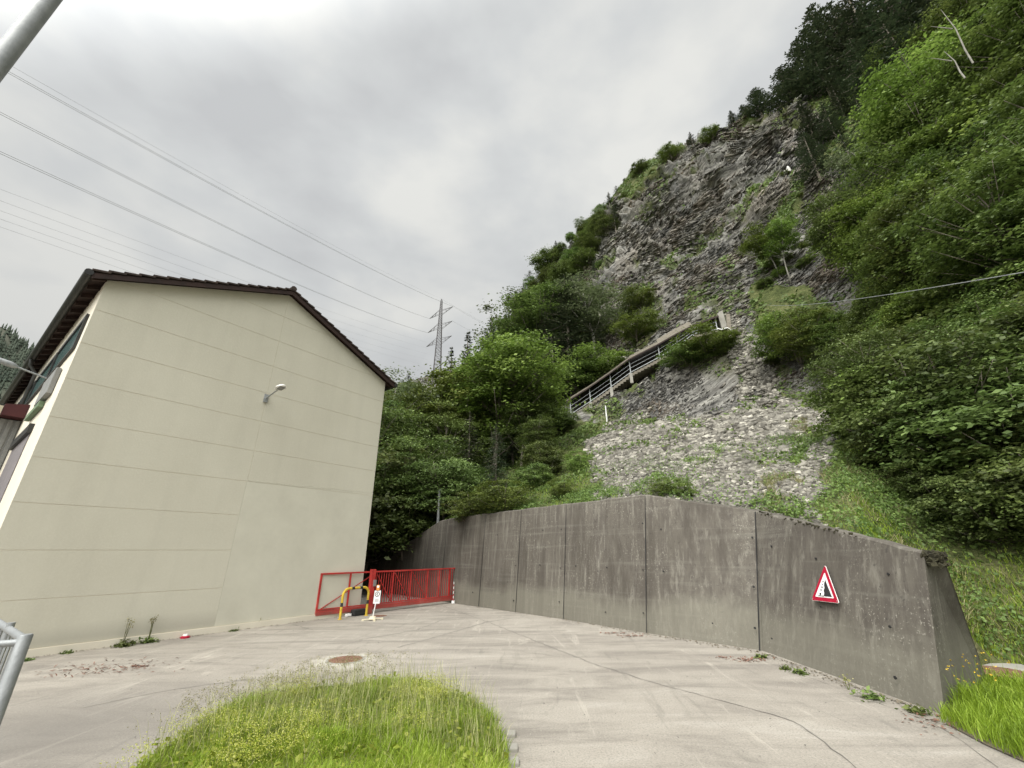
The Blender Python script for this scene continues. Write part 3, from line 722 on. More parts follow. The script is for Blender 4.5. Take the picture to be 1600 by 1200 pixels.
m_ = MB(); m_.tube([PB+UP*8.85+np.array([-1.1, -.65, 0]), PB+UP*8.86+np.array([-1.3, -.77, 0]), PB+UP*8.86+np.array([-1.7, -1., 0])], [.05, .13, .06], 10); m_.build('lamp_head', white, lp); place_parts(lp)

# ================================================================== FALLING ROCKS SIGN
i_ = len(st)-2; n = outn(i_)
Bm = st[i_][0]; Tm = st[i_][1]
up_w = (st[i_][1]+st[i_+1][1]-st[i_][0]-st[i_+1][0]); alongv = st[i_+1][0]-st[i_][0]; alongv /= np.linalg.norm(alongv)
nrm = np.cross(alongv, up_w); nrm /= np.linalg.norm(nrm)
if np.dot(nrm, -Bm) < 0: nrm = -nrm
ux = alongv; uy = np.cross(nrm, ux); uy = uy if uy[2] > 0 else -uy; uy /= np.linalg.norm(uy)
s_a = onplane(1286, 883, Bm+nrm*.02, nrm); s_l = onplane(1269, 938, Bm+nrm*.02, nrm); s_r = onplane(1312, 943, Bm+nrm*.02, nrm)
# true upright triangle fitted to the surveyed corners
cen = (s_a+s_l+s_r)/3; side = (np.linalg.norm(s_r-s_l)+np.linalg.norm(s_a-(s_l+s_r)/2)*1.1547)/2
mid = (s_l+s_r)/2
sx = (s_r-s_l)/np.linalg.norm(s_r-s_l); sy = (s_a-mid); sy -= sx*np.dot(sy, sx); hgt = np.linalg.norm(sy); sy /= hgt; wb = np.linalg.norm(s_r-s_l)
print('sign', wb, hgt)
rs = empty('warning_sign', cen, label='red bordered triangular falling rocks sign on the concrete wall', cat='traffic sign')
def S_(u, v, o): return mid+sx*u*wb/2+sy*v*hgt+nrm*o       # u -1..1, v 0..1
def rtri(s_, o, vc=.333, rad=.06):
    # rounded triangle scaled about its centroid
    P = [(-1, 0), (1, 0), (0, 1)]; P = [(x*s_, vc+(y-vc)*s_) for x, y in P]; outp = []
    for i in range(3):
        a, b, c = P[i-1], P[i], P[(i+1) % 3]
        for t in (rad, ): 
            p0 = (b[0]+(a[0]-b[0])*t, b[1]+(a[1]-b[1])*t); p1 = (b[0]+(c[0]-b[0])*t, b[1]+(c[1]-b[1])*t)
            for k in range(5):
                w_ = k/4; outp.append(((1-w_)**2*p0[0]+2*w_*(1-w_)*b[0]+w_*w_*p1[0], (1-w_)**2*p0[1]+2*w_*(1-w_)*b[1]+w_*w_*p1[1]))
    return [S_(x, y, o) for x, y in outp]
m_ = MB(); m_.prism(rtri(1.008, .0), nrm*.012); m_.build('back_plate', white, rs)
m_ = MB(); m_.prism(rtri(.985, .012), nrm*.004); m_.build('red_border', signred, rs)
m_ = MB(); m_.prism(rtri(.68, .016, rad=.04), nrm*.003); m_.build('white_field', white, rs)
# pictogram: cliff at right with falling stones
m_ = MB()
def poly(uv, o=.0205): m_.prism([S_(u, v, o-.0015) for u, v in uv], nrm*.002)
poly([(.56, .135), (-.02, .135), (-.02, .16), (.0, .22), (-.04, .29), (.02, .36), (-.02, .43), (.0, .50), (.07, .58), (.15, .50), (.35, .32)])
poly([(-.46, .128), (-.02, .128), (-.02, .15), (-.40, .15)])
for (u, v, a, b) in ((-.28, .19, .075, .036), (-.24, .30, .05, .03), (-.17, .375, .055, .032), (-.14, .45, .03, .018), (-.10, .53, .04, .024)):
    pol = [(u+a*math.cos(k*math.pi/4+.2)*random.uniform(.85, 1.1), v+b*math.sin(k*math.pi/4+.2)*random.uniform(.85, 1.1)) for k in range(8)]; poly(pol)
m_.build('pictogram', black, rs)
for u, v in ((-.88, .05), (.88, .05)): p = S_(u, v, .016); m_ = MB(); m_.tube([p, p+nrm*.005], .008, 8); m_.build('screw', galv, rs)
place_parts(rs)

# ================================================================== HILLSIDE
COLS = [  # azimuth, then (distance, elevation angle) of: crest of wall, mid slope, foot of rock, ledge line, mid cliff, brow, behind the brow, far
 (-75, [(60, -1.5), (90, 0), (120, 2), (150, 4), (240, 7), (330, 9), (390, 9), (800, 8)]),
 (-45, [(40, -2), (60, 0), (90, 3), (130, 6), (210, 10), (300, 12), (360, 12), (800, 10)]),
 (-18, [(27, 0), (34, 3.5), (46, 8.5), (60, 12), (120, 17.5), (230, 21), (262, 20.5), (600, 15)]),
 (-10, [(22, 3.2), (29, 6), (40, 9.5), (52, 13.), (110, 19.5), (255, 23.4), (290, 22.8), (600, 18)]),
 (-2, [(17, 4.6), (25, 8), (36, 11.5), (45, 15), (85, 23.5), (145, 29.8), (165, 29), (450, 21)]),
 (6.8, [(14, 5.6), (23, 9.8), (35, 14), (42, 17), (75, 28.5), (112, 37.6), (130, 36.8), (400, 26)]),
 (12, [(13, 6.1), (21, 10.8), (35, 15.4), (42, 18.2), (68, 31.5), (98, 41.8), (116, 41), (400, 29)]),
 (16.5, [(12, 6.5), (20, 11.2), (35, 16.4), (42, 20.6), (64, 34), (88, 44.), (106, 43.3), (400, 31)]),
 (21.7, [(11, 6.4), (19, 11), (35, 16.8), (42, 23.2), (60, 35), (79, 47), (95, 46.4), (400, 32)]),
 (27, [(10.4, 5.6), (18.5, 10.8), (35, 17.2), (42, 25.8), (58, 36.5), (75, 47.7), (90, 47), (400, 33)]),
 (31.8, [(9.8, 4.6), (18, 10.4), (35, 18), (42, 26.5), (56, 37), (72, 48.2), (87, 47.5), (400, 34)]),
 (40, [(9, 2.), (15.5, 7.5), (30, 15.5), (38, 24.5), (52, 36), (70, 47), (84, 46.5), (400, 34)]),
 (44, [(11, -8.6), (14.5, 3.6), (27, 14.2), (35, 24), (49, 35.5), (68, 46), (82, 45), (400, 34)]),
 (49, [(11, -8.8), (14.5, 2.4), (25, 13.5), (33, 23.5), (47, 35), (67, 45), (81, 44), (400, 33)]),
 (55, [(11, -8.8), (14.6, 2.), (24, 13), (32, 23), (45, 34), (66, 43.5), (80, 42.5), (400, 32)]),
 (65, [(11, -8.8), (14.6, 2), (24, 13), (31, 22), (43, 32), (62, 40), (78, 39), (400, 30)]),
 (95, [(10, -10.2), (15, 1.5), (25, 11), (33, 20), (46, 30), (66, 38), (82, 37), (400, 28)])]
CA = np.array([c[0] for c in COLS], float)
CR = np.array([[n[0] for n in c[1]] for c in COLS], float)
CZ = np.array([[HC+n[0]*math.tan(math.radians(n[1])) for n in c[1]] for c in COLS], float)
backs = [np.array(vs[4*i+2]) for i in range(len(st))]
WEND = np.array(vs[-1])
def wallr(az):
    """distance and height of the wall's rear edge seen in this direction, or None"""
    d = np.array([math.sin(math.radians(az)), math.cos(math.radians(az))]); best = None
    for a, b in zip(backs, backs[1:]):
        e = (b-a)[:2]; m = np.array([[d[0], -e[0]], [d[1], -e[1]]])
        if abs(np.linalg.det(m)) < 1e-6: continue
        r, t = np.linalg.solve(m, a[:2])
        if r > 0 and -1e-6 <= t <= 1+1e-6 and (best is None or r < best[0]): best = (r, a[2]+(b[2]-a[2])*t)
    return best
def smooth_interp(x, X, Y):
    i = np.clip(np.searchsorted(X, x)-1, 0, len(X)-2); t = (x-X[i])/(X[i+1]-X[i]); t = np.clip(t, 0, 1)
    m = np.gradient(Y, X, axis=0); h = (X[i+1]-X[i])
    h00 = 2*t**3-3*t**2+1; h10 = t**3-2*t**2+t; h01 = -2*t**3+3*t**2; h11 = t**3-t**2
    lin = Y[i]*(1-t)+Y[i+1]*t; cub = h00*Y[i]+h10*h*m[i]+h01*Y[i+1]+h11*h*m[i+1]
    return .5*lin+.5*cub
def profile(az):
    r = np.array([smooth_interp(az, CA, CR[:, k]) for k in range(8)]); z = np.array([smooth_interp(az, CA, CZ[:, k]) for k in range(8)])
    wr = wallr(az) if az < 43.2 else None
    if wr is not None:
        r[0] = wr[0]-.10; z[0] = wr[1]-.12
        if az > 38.5:                              # behind the splayed end of the wall
            t = min(1, (az-38.5)/4.5); r[0] = r[0]*(1-t)+10.9*t; z[0] = z[0]*(1-t)+.14*t; r[1] = max(r[1], r[0]+3.6)
        if az < 8 and r[1] < r[0]+6: r[1] = r[0]+6; z[1] = max(z[1], z[0]+1.5); 
        for k in range(2, 8): r[k] = max(r[k], r[k-1]+6)
    return r, z
NRS = [60, 100, 46, 120, 130, 26, 22]
AZ = np.concatenate([np.arange(-75, -20, 1.2), np.arange(-20, 66, .16), np.arange(66, 95, .8)])
TR = np.zeros((len(AZ), sum(NRS)+2)); TZ = TR.copy()
for i, az in enumerate(AZ):
    r, z = profile(az)
    rr = [r[0]]; 
    for k, n in enumerate(NRS): rr += list(r[k]+(r[k+1]-r[k])*np.arange(1, n+1)/n)
    rr = np.array(rr); zz = np.interp(rr, r, z)
    ker = np.exp(-np.linspace(-2, 2, 25)**2); ker /= ker.sum(); pad = np.concatenate([np.full(12, zz[0]), zz, np.full(12, zz[-1])])
    zs = np.convolve(pad, ker, 'valid'); pr_ = np.concatenate([np.full(12, rr[0]), rr, np.full(12, rr[-1])]); rs_ = np.convolve(pr_, ker, 'valid'); f_ = np.clip((np.arange(len(zz)))/20, 0, 1); zz = zz*(1-f_)+zs*f_; rr = rr*(1-f_)+rs_*f_
    TR[i, 1:] = rr; TZ[i, 1:] = zz; TR[i, 0] = rr[0]-.02; TZ[i, 0] = -.6
sa = np.sin(np.radians(AZ))[:, None]; ca = np.cos(np.radians(AZ))[:, None]
TP = np.stack([TR*sa, TR*ca, TZ], -1)
TB = TP.copy()                                    # undisplaced
PX, PY = project(TP)
def inpoly(x, y, poly):
    c = np.zeros(np.shape(x), bool); n = len(poly)
    for i in range(n):
        x1, y1 = poly[i]; x2, y2 = poly[(i+1) % n]
        if y1 == y2: continue
        k = ((y1 > y) != (y2 > y)) & (x < (x2-x1)*(y-y1)/(y2-y1)+x1); c ^= k
    return c
POL = {
 'rock': [[(845, 400), (905, 345), (960, 318), (985, 288), (1035, 240), (1090, 205), (1180, 180), (1265, 150), (1300, 235), (1240, 290), (1200, 345), (1180, 420), (1190, 520), (1300, 590), (1285, 640), (1215, 625), (1100, 655), (960, 668), (895, 668), (850, 615), (880, 540), (950, 530), (935, 450), (850, 440)],
          [(1270, 270), (1330, 240), (1360, 420), (1300, 500), (1270, 450), (1180, 440)], [(1480, 470), (1605, 430), (1605, 580), (1500, 560)], [(1480, 180), (1560, 200), (1550, 250), (1490, 250)], [(640, 585), (690, 580), (690, 625), (650, 630)]],
 'scree': [[(1130, 545), (1150, 505), (1185, 520), (1200, 575), (1225, 625), (1165, 640)], [(903, 800), (925, 740), (915, 695), (955, 668), (1060, 655), (1110, 648), (1160, 622), (1195, 600), (1225, 625), (1290, 640), (1292, 720), (1262, 772), (1300, 830), (1160, 830)], [(930, 470), (975, 470), (985, 545), (960, 560), (930, 520)]],
 'green': [[(990, 430), (1030, 430), (1020, 520), (960, 545), (975, 480)], [(1040, 520), (1150, 505), (1155, 590), (1110, 600), (1070, 560), (985, 625), (940, 620)], [(900, 535), (975, 545), (965, 590), (900, 580)], [(1075, 455), (1130, 470), (1120, 490), (1070, 480)], [(880, 670), (960, 668), (1080, 655), (960, 695), (930, 740), (905, 790), (850, 790)], [(1100, 185), (1260, 140), (1275, 190), (1100, 215)], [(1195, 560), (1300, 575), (1290, 640), (1200, 620)], [(1230, 650), (1262, 650), (1225, 760), (1205, 740)], [(1010, 745), (1095, 760), (1095, 790), (1000, 785)], [(1170, 760), (1215, 775), (1300, 800), (1300, 835), (1180, 815)]]}
wk = np.clip(20/np.maximum(TR, 8), .3, 1.6)
wob = 26*fbm(TP*.09, 4, 11)+34*wk*fbm(TP*.45, 4, 12); wob2 = 26*fbm(TP*.09, 4, 23)+34*wk*fbm(TP*.45, 4, 24)
QX, QY = PX+wob, PY+wob2
mk = {k: np.any([inpoly(QX, QY, p) for p in v], axis=0) for k, v in POL.items()}
rock = mk['rock'].astype(float); scree = (mk['scree'] & ~mk['rock']).astype(float); green = mk['green'].astype(float)
behind = (np.arange(TR.shape[1])[None, :] > sum(NRS[:5])+6) | (AZ[:, None] < -14)
green = np.where(~mk['rock'] & ~mk['scree'], 1., green*np.clip(.55+fbm(TP*.35, 3, 31)*1.6, 0, 1))
rock = rock*(1-green*.85); scree = np.where(mk['scree'], 1., 0)*(1-.8*green)
patch = fbm(TP*.22, 4, 41); green = np.where((rock > .5) & (patch+.35*fbm(TP*.9, 2, 45) > .23), .85, green)
patch2 = fbm(TP*.55, 3, 43); green = np.where((scree > .5) & (patch2 > .22), .8, green)
def blur(a, n=1):
    for _ in range(n):
        b = a.copy(); b[1:-1, 1:-1] = (a[1:-1, 1:-1]*2+a[:-2, 1:-1]+a[2:, 1:-1]+a[1:-1, :-2]+a[1:-1, 2:])/6; a = b
    return a
rockA = blur(mk['rock'].astype(float), 5)*np.clip((TR-18)/8, 0, 1); rock = blur(rock, 1); scree = blur(scree, 1); green = blur(green, 1)
# relief
dR = np.gradient(TP, axis=0); dS = np.gradient(TP, axis=1); NRM = np.cross(dS, dR); NRM /= np.maximum(np.linalg.norm(NRM, axis=-1, keepdims=True), 1e-9)
NRM *= np.sign(NRM[..., 2:3]+1e-9)
warp = np.stack([fbm(TP*.055, 3, 51), fbm(TP*.055, 3, 52), fbm(TP*.055, 3, 53)], -1)
warp2 = np.stack([fbm(TP*.4, 2, 54), fbm(TP*.4, 2, 55), fbm(TP*.4, 2, 56)], -1)
S_c = (TP+warp*(4+7*np.clip((TP[..., 2:3]-28)/25, 0, 1))+warp2*.35)@BED
latv = np.stack([TP@np.array([.93, -.36, 0.])*.22, TP@np.array([.36, .93, 0])*.22, S_c*0], -1)
def ledge(per, s, amp, k=3.0):
    u = S_c/per+vnoise(latv*(2.2/per)+s, s)*.9; f = u-np.floor(u); lay = np.floor(u)
    h = _h(lay.astype(np.int64), (np.floor(TP@np.array([.93, -.36, 0.])/(per*2.6)+vnoise(TP/per*.4, s+5)*.8)).astype(np.int64), np.zeros(u.shape, np.int64), s)
    return amp*((1-f)**k*.0+(f**1.6)*(.45+.9*h)+h*.5)
relief = ledge(3.4, 1, 1.5)+ledge(1.3, 2, .8)+ledge(.62, 3, .38)
relief += fbm(TP*.11, 4, 61)*2.6+(1-np.abs(fbm(TP*.32, 3, 62)))*.8+fbm(TP*1.2, 3, 63)*.16
relief -= 2.7
gully = np.abs(fbm(TP*np.array([.10, .10, .03]), 3, 64)); relief -= 1.3*np.exp(-(gully/.09)**2)
fade = np.clip((np.arange(TR.shape[1])-3)/14., 0, 1)[None, :]
soft = fbm(TP*.35, 4, 71)*.28+fbm(TP*1.4, 3, 72)*.07
relief = relief*np.clip((TR-20)/45, .35, 1.)
TP = TP+NRM*((relief*rockA+soft*(1-rockA))*fade)[..., None]
BROW = sum(NRS[:5])+9
nA, nR = TR.shape
idx = np.arange(nA*nR).reshape(nA, nR)
quads = np.stack([idx[:-1, :-1], idx[1:, :-1], idx[1:, 1:], idx[:-1, 1:]], -1).reshape(-1, 4)
me = mesh_np('hillside', TP.reshape(-1, 3), [quads], attrs={'cover': np.stack([rock, scree, green], -1).reshape(-1, 3)})
hs = tag(link('hillside', me, terrain_m), kind='structure')
def tz(az, r, disp=True):
    i = np.searchsorted(AZ, az)-1; i = int(np.clip(i, 0, nA-2)); a = (az-AZ[i])/(AZ[i+1]-AZ[i])
    z0 = np.interp(r, TR[i, 1:], TB[i, 1:, 2]); z1 = np.interp(r, TR[i+1, 1:], TB[i+1, 1:, 2]); return z0*(1-a)+z1*a
def on_hill(px, py):
    """first hit of the sight line with the displaced hillside"""
    az, el = azel(px, py); i = int(np.clip(np.searchsorted(AZ, az), 1, nA-1)); P = TP[i]; r = np.hypot(P[:, 0], P[:, 1])
    e = np.degrees(np.arctan2(P[:, 2]-HC, r)); k = int(np.argmax(e[1:] >= el))+1
    if e[k] < el: k = int(np.argmax(e))
    return P[k].copy()
# ---------- loose stones: scree and slabs on the cliff
def stones(n, w, smin, smax, flat, up_bed, seed, px=2.2, lift=.1):
    rg = np.random.default_rng(seed); w = w.copy(); w[:, :2] = 0; w[:, BROW:] = 0
    cell = np.linalg.norm(np.cross(dR, dS), axis=-1); p = (w*cell).ravel(); p /= p.sum(); k = rg.choice(p.size, n, p=p)
    i, j = np.unravel_index(k, w.shape); i2 = np.minimum(i+1, nA-1); j2 = np.minimum(j+1, nR-1); a = rg.random(n)[:, None]; b = rg.random(n)[:, None]
    c = TP[i, j]*(1-a)*(1-b)+TP[i2, j]*a*(1-b)+TP[i, j2]*(1-a)*b+TP[i2, j2]*a*b
    dist = np.linalg.norm(c, axis=1)
    s = smin*(smax/smin)**(rg.random(n)**px)*np.clip(dist/27, .4, 1.1)
    nn = NRM[i, j]*(1-up_bed)+BED*up_bed; nn = nn+rg.normal(0, .28, (n, 3)); nn /= np.linalg.norm(nn, axis=1)[:, None]
    t = np.cross(nn, rg.normal(0, 1, (n, 3))); t /= np.linalg.norm(t, axis=1)[:, None]; u = np.cross(nn, t)
    base = np.array([(x, y, z) for x in (-1, 1) for y in (-1, 1) for z in (-1, 1)], float)
    loc = base[None]*np.stack([np.ones(n), rg.uniform(.45, .95, n), rg.uniform(flat*.6, flat*1.6, n)], -1)[:, None]
    loc = loc*(1+rg.uniform(-.38, .25, loc.shape)); loc = loc*s[:, None, None]*.5
    V = c[:, None]+loc[..., :1]*t[:, None]+loc[..., 1:2]*u[:, None]+loc[..., 2:]*nn[:, None]+(nn*(s*flat*lift)[:, None])[:, None]
    f = np.array([(0, 1, 3, 2), (4, 6, 7, 5), (0, 4, 5, 1), (2, 3, 7, 6), (0, 2, 6, 4), (1, 5, 7, 3)])
    Fc = (f[None]+8*np.arange(n)[:, None, None]).reshape(-1, 4)
    return V.reshape(-1, 3), Fc, np.repeat(np.clip(rg.normal(.46, .2, n), 0, .93), 6), dist
vis = ((PX > -200) & (PX < 2300) & (AZ[:, None] < 72) & (PY > -150)).astype(float)
near = np.clip(14/np.maximum(TR, 5), .12, 1)**1.3
V1, F1, T1, _ = stones(120000, scree*vis*near, .04, .42, .3, .0, 3, 3.2)
V2, F2, T2, _ = stones(9000, scree*vis, .15, .55, .3, .0, 4, 2.5)
me = mesh_np('scree', np.concatenate([V1, V2]), [np.concatenate([F1, F2+len(V1)])], np.concatenate([T1, T2]))
tag(link('scree', me, stone_m), 'pale broken slabs and gravel spilling down to the wall', 'scree', kind='stuff')
def plates(n, w, seed):
    """thin splinters following the folded bedding"""
    rg = np.random.default_rng(seed); w = w.copy(); w[:, :2] = 0; w[:, BROW:] = 0
    cell = np.linalg.norm(np.cross(dR, dS), axis=-1); p = (w*cell).ravel(); p /= p.sum(); k = rg.choice(p.size, n, p=p)
    i, j = np.unravel_index(k, w.shape); i2 = np.minimum(i+1, nA-1); j2 = np.minimum(j+1, nR-1); a = rg.random(n)[:, None]; b = rg.random(n)[:, None]
    c = TP[i, j]*(1-a)*(1-b)+TP[i2, j]*a*(1-b)+TP[i, j2]*(1-a)*b+TP[i2, j2]*a*b
    fold = np.stack([fbm(c*.07, 3, 151), fbm(c*.07, 3, 152), fbm(c*.07, 3, 153)*.3], -1)
    nn = BED+fold*(.5+1.6*np.clip((c[:, 2:3]-26)/20, 0, 1))+rg.normal(0, .13, (n, 3)); nn /= np.linalg.norm(nn, axis=1)[:, None]
    t = np.cross(nn, NRM[i, j])+rg.normal(0, .18, (n, 3)); t -= nn*np.sum(t*nn, 1)[:, None]; t /= np.linalg.norm(t, axis=1)[:, None]; u = np.cross(nn, t); u *= np.sign(np.sum(u*NRM[i, j], 1))[:, None]
    s = .16*(1.5/.16)**(rg.random(n)**2.3)*np.clip((np.linalg.norm(c, axis=1)-14)/62, .35, 1.15)
    base = np.array([(x, y, z) for x in (-1, 1) for y in (-1, 1) for z in (-1, 1)], float)
    loc = base[None]*np.stack([np.ones(n), rg.uniform(.3, .6, n), rg.uniform(.05, .14, n)], -1)[:, None]
    loc = loc*(1+rg.uniform(-.5, .25, loc.shape)); loc = loc*s[:, None, None]*.5
    c = c-u*(s*.02)[:, None]
    V = c[:, None]+loc[..., :1]*t[:, None]+loc[..., 1:2]*u[:, None]+loc[..., 2:]*nn[:, None]
    f = np.array([(0, 1, 3, 2), (4, 6, 7, 5), (0, 4, 5, 1), (2, 3, 7, 6), (0, 2, 6, 4), (1, 5, 7, 3)])
    return V.reshape(-1, 3), (f[None]+8*np.arange(n)[:, None, None]).reshape(-1, 4), np.repeat(np.clip(rg.normal(.42, .22, n)+.25*fbm(c*.12, 3, 77), 0, 1), 6)
cliffw = rock*vis*np.clip(58/np.maximum(TR, 20), .6, 2.2)**2*np.clip((TR-28)/8, .1, 1)*np.clip(fbm(TB*.16, 3, 95)*2.8+.7, .08, 1.7)
V1, F1, T1 = plates(130000, cliffw, 6)
me = mesh_np('rock_slabs', V1, [F1], T1)
tag(link('rock_slabs', me, slab_m), 'jutting grey slabs and splinters all over the cliff face', 'rock rubble', kind='stuff')

# ================================================================== VEGETATION BUILDERS
def leaf_quads(C, Nn, size, asp, rg, tone, dirv=None):
    n = len(C); Nn = Nn/np.maximum(np.linalg.norm(Nn, axis=1)[:, None], 1e-9)
    d = rg.normal(0, 1, (n, 3)) if dirv is None else dirv
    t = d-Nn*np.sum(d*Nn, 1)[:, None]; t /= np.maximum(np.linalg.norm(t, axis=1)[:, None], 1e-9); u = np.cross(Nn, t)
    s = np.asarray(size).reshape(-1, 1)*np.ones((n, 1)); w_ = s*asp
    V = np.stack([C-t*s*.5, C+u*w_*.5+Nn*s*.06, C+t*s*.5, C-u*w_*.5+Nn*s*.06], 1)
    return V.reshape(-1, 3), np.arange(4*n).reshape(n, 4), tone
def tube_np(mb, pts, r0, r1, n=6): mb.tube(pts, list(np.linspace(r0, r1, len(pts))), n)
def broadleaf(name, seed, H, R, base, ncl, per, leaf, mname, flat=.33, droop=.5, trunks=1, tr=.16, barkm=None, lean=0., crowny=1.):
    rg = np.random.default_rng(seed); mb = MB(); V = []; T = []
    heads = []
    for q in range(trunks):
        off = rg.normal(0, .35, 2)*(trunks > 1); x = np.array([off[0]*.3, off[1]*.3, -.4]); pts = [x]; dirn = np.array([off[0]*.18+lean*.1, off[1]*.18, 1.])
        for k in range(8):
            dirn = dirn+np.append(rg.normal(0, .06, 2), 0)+np.array([lean*.05, 0, 0]); dirn /= np.linalg.norm(dirn); x = x+dirn*(H*.92+.4)/8; pts.append(x)
        tube_np(mb, pts, tr, tr*.15, 8); heads.append(pts)
    cl = []
    lob = rg.normal(0, 1, (7, 3)); lob /= np.linalg.norm(lob, axis=1)[:, None]; la_ = rg.uniform(-.28, .32, 7)
    ax = np.array(heads[0])
    while len(cl) < ncl:
        d = rg.normal(0, 1, 3); d /= np.linalg.norm(d); rad = rg.random()**.38
        k = 1+np.sum(la_*np.exp(-((1-lob@d)/.25))); 
        hc = (H*(1+base)/2); p = np.array([d[0]*R, d[1]*R, d[2]*H*(1-base)/2*crowny])*rad*k
        p[2] = p[2]+hc
        zr = np.clip((p[2])/H, 0, 1); c_ = ax[min(8, int(zr*8))]; p[:2] += c_[:2]
        if p[2] < H*base*.7: continue
        cl.append((p, rad))
    for m, (p, rad) in enumerate(cl):
        hh = heads[m % trunks]; zr = np.clip((p[2]-R*.35)/H, .12, .93); k = zr*8; i = int(k); a = hh[i]+(hh[min(i+1, 8)]-hh[i])*(k-i)
        if m % 3 == 0 or rad > .9 and m % 2 == 0:
            mid_ = (a+p)/2+np.array([0, 0, -.06*np.linalg.norm(p-a)]); tube_np(mb, [a, mid_, p], tr*.3*(1-zr*.6), .012, 4)
        outw = p-ax[min(8, int(np.clip(p[2]/H, 0, 1)*8))]; outw[2] = 0; ol = max(np.linalg.norm(outw), .01); outw /= ol
        cr_ = R*.27*rg.uniform(.5, 1.35); n = int(per*rg.uniform(.45, 1.05))
        q = rg.normal(0, .52, (n, 3))*cr_; q[:, 2] *= flat
        dist = q@outw; q[:, 2] -= droop*np.maximum(dist, 0)**1.0*.6
        C = p+q; nn = rg.normal(0, .42, (n, 3))+np.array([0, 0, 1.])+outw*.35
        clt = rg.normal(0, .2)
        tone = np.clip(.42+clt+rg.normal(0, .16, n), 0, 1)
        V.append((C, nn, leaf*rg.uniform(.6, 1.25, n), tone))
    C = np.concatenate([v[0] for v in V]); nn = np.concatenate([v[1] for v in V]); s = np.concatenate([v[2] for v in V]); T = np.concatenate([v[3] for v in V])
    v, f, t = leaf_quads(C, nn, s, .62, rg, T)
    crown = mesh_np(name+'_crown', v, [f], t); crown.materials.append(LEAF[mname])
    tm = bpy.data.meshes.new(name+'_trunk'); tm.from_pydata(mb.v, [], mb.f); tm.materials.append(barkm or bark)
    tm.polygons.foreach_set('use_smooth', [True]*len(tm.polygons))
    return dict(crown=crown, trunk=tm, H=H)
def conifer(name, seed, H, R, base=.12, wh=34, nb=7, spr=26, leaf=.34, mname='needle', ragged=.25, pw=.85, gaps=0.):
    rg = np.random.default_rng(seed); mb = MB(); tube_np(mb, [np.array([0, 0, -.5]), np.array([.03, 0, H*.5]), np.array([0, .04, H])], H*.013+.03, .015, 8); A = []
    for k in range(wh):
        t = base+(1-base)*(k+rg.uniform(0, .6))/wh; z = H*t; RR = R*(1-t)**pw*1.0+.06
        if rg.random() < gaps: continue
        for b in range(nb):
            a = rg.random()*6.283; Lb = RR*rg.uniform(1-ragged*1.6, 1+ragged); o = np.array([math.cos(a), math.sin(a), 0]); sd = np.array([-o[1], o[0], 0])
            n = max(5, int(spr*(Lb/R)**.8)); u = rg.random(n)**.7; drop = -.18*Lb*u+.02*Lb-.10*Lb*u*u
            lat = rg.normal(0, .14, n)*Lb*(1.1-u*.7)
            C = np.array([0, 0, z])+o*(u*Lb)[:, None]+sd*lat[:, None]+np.array([0, 0, 1])*(drop+rg.normal(0, .04*Lb+.03, n)-np.abs(lat)*.3)[:, None]
            nn = np.array([0, 0, 1.])+rg.normal(0, .4, (n, 3)); dv_ = o+sd*np.sign(lat)[:, None]*.8+np.array([0, 0, -.35])
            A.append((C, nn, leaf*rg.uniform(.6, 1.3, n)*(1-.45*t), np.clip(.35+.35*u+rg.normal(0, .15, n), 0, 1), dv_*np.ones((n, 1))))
            if b % 3 == 0 and Lb > .5: mb.tube([np.array([0, 0, z]), np.array([0, 0, z])+o*Lb*.85+np.array([0, 0, -.2*Lb])], [.03, .01], 3, cap=False)
    C, nn, s, T, dv_ = [np.concatenate([a[i] for a in A]) for i in range(5)]
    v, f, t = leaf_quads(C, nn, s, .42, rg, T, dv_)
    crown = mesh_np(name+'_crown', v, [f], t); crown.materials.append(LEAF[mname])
    tm = bpy.data.meshes.new(name+'_trunk'); tm.from_pydata(mb.v, [], mb.f); tm.materials.append(bark)
    return dict(crown=crown, trunk=tm, H=H)
PROTO = {
 'broad1': broadleaf('broad1', 11, 10, 3.6, .25, 190, 150, .22, 'bright'),
 'broad2': broadleaf('broad2', 12, 10, 3.2, .22, 170, 150, .22, 'bright', lean=.6),
 'broad3': broadleaf('broad3', 13, 10, 3.0, .2, 170, 150, .20, 'mid'),
 'broad4': broadleaf('broad4', 14, 10, 3.8, .15, 200, 150, .20, 'mid', trunks=2, tr=.11),
 'loose': broadleaf('loose', 15, 10, 2.3, .2, 110, 110, .17, 'pale', flat=.6, barkm=bark_pale, tr=.11),
 'lean': broadleaf('lean', 16, 10, 2.6, .42, 95, 130, .2, 'bright', lean=-1.1, barkm=bark_pale, tr=.12),
 'bush1': broadleaf('bush1', 17, 4, 2.4, .05, 120, 130, .17, 'mid', trunks=3, tr=.05, crowny=1.05),
 'bush2': broadleaf('bush2', 18, 4, 2.2, .05, 110, 130, .16, 'bright', trunks=3, tr=.05, crowny=1.05),
 'bush3': broadleaf('bush3', 19, 4, 2.6, .03, 130, 150, .19, 'dark', trunks=3, tr=.06, crowny=1.05),
 'maple': broadleaf('maple', 20, 6, 3.4, .05, 190, 150, .21, 'dark', flat=.28, droop=.5, trunks=3, tr=.08, crowny=1.05),
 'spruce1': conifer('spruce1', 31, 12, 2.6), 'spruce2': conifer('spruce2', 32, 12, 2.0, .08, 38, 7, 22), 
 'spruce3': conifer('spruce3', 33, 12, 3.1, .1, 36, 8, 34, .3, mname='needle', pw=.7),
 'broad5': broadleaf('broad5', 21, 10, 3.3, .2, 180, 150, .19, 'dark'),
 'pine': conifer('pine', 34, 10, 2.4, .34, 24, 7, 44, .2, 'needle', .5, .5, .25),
 'sapling': conifer('sapling', 35, 4, 1.1, .1, 16, 6, 16, .22, 'needle', .4),
}
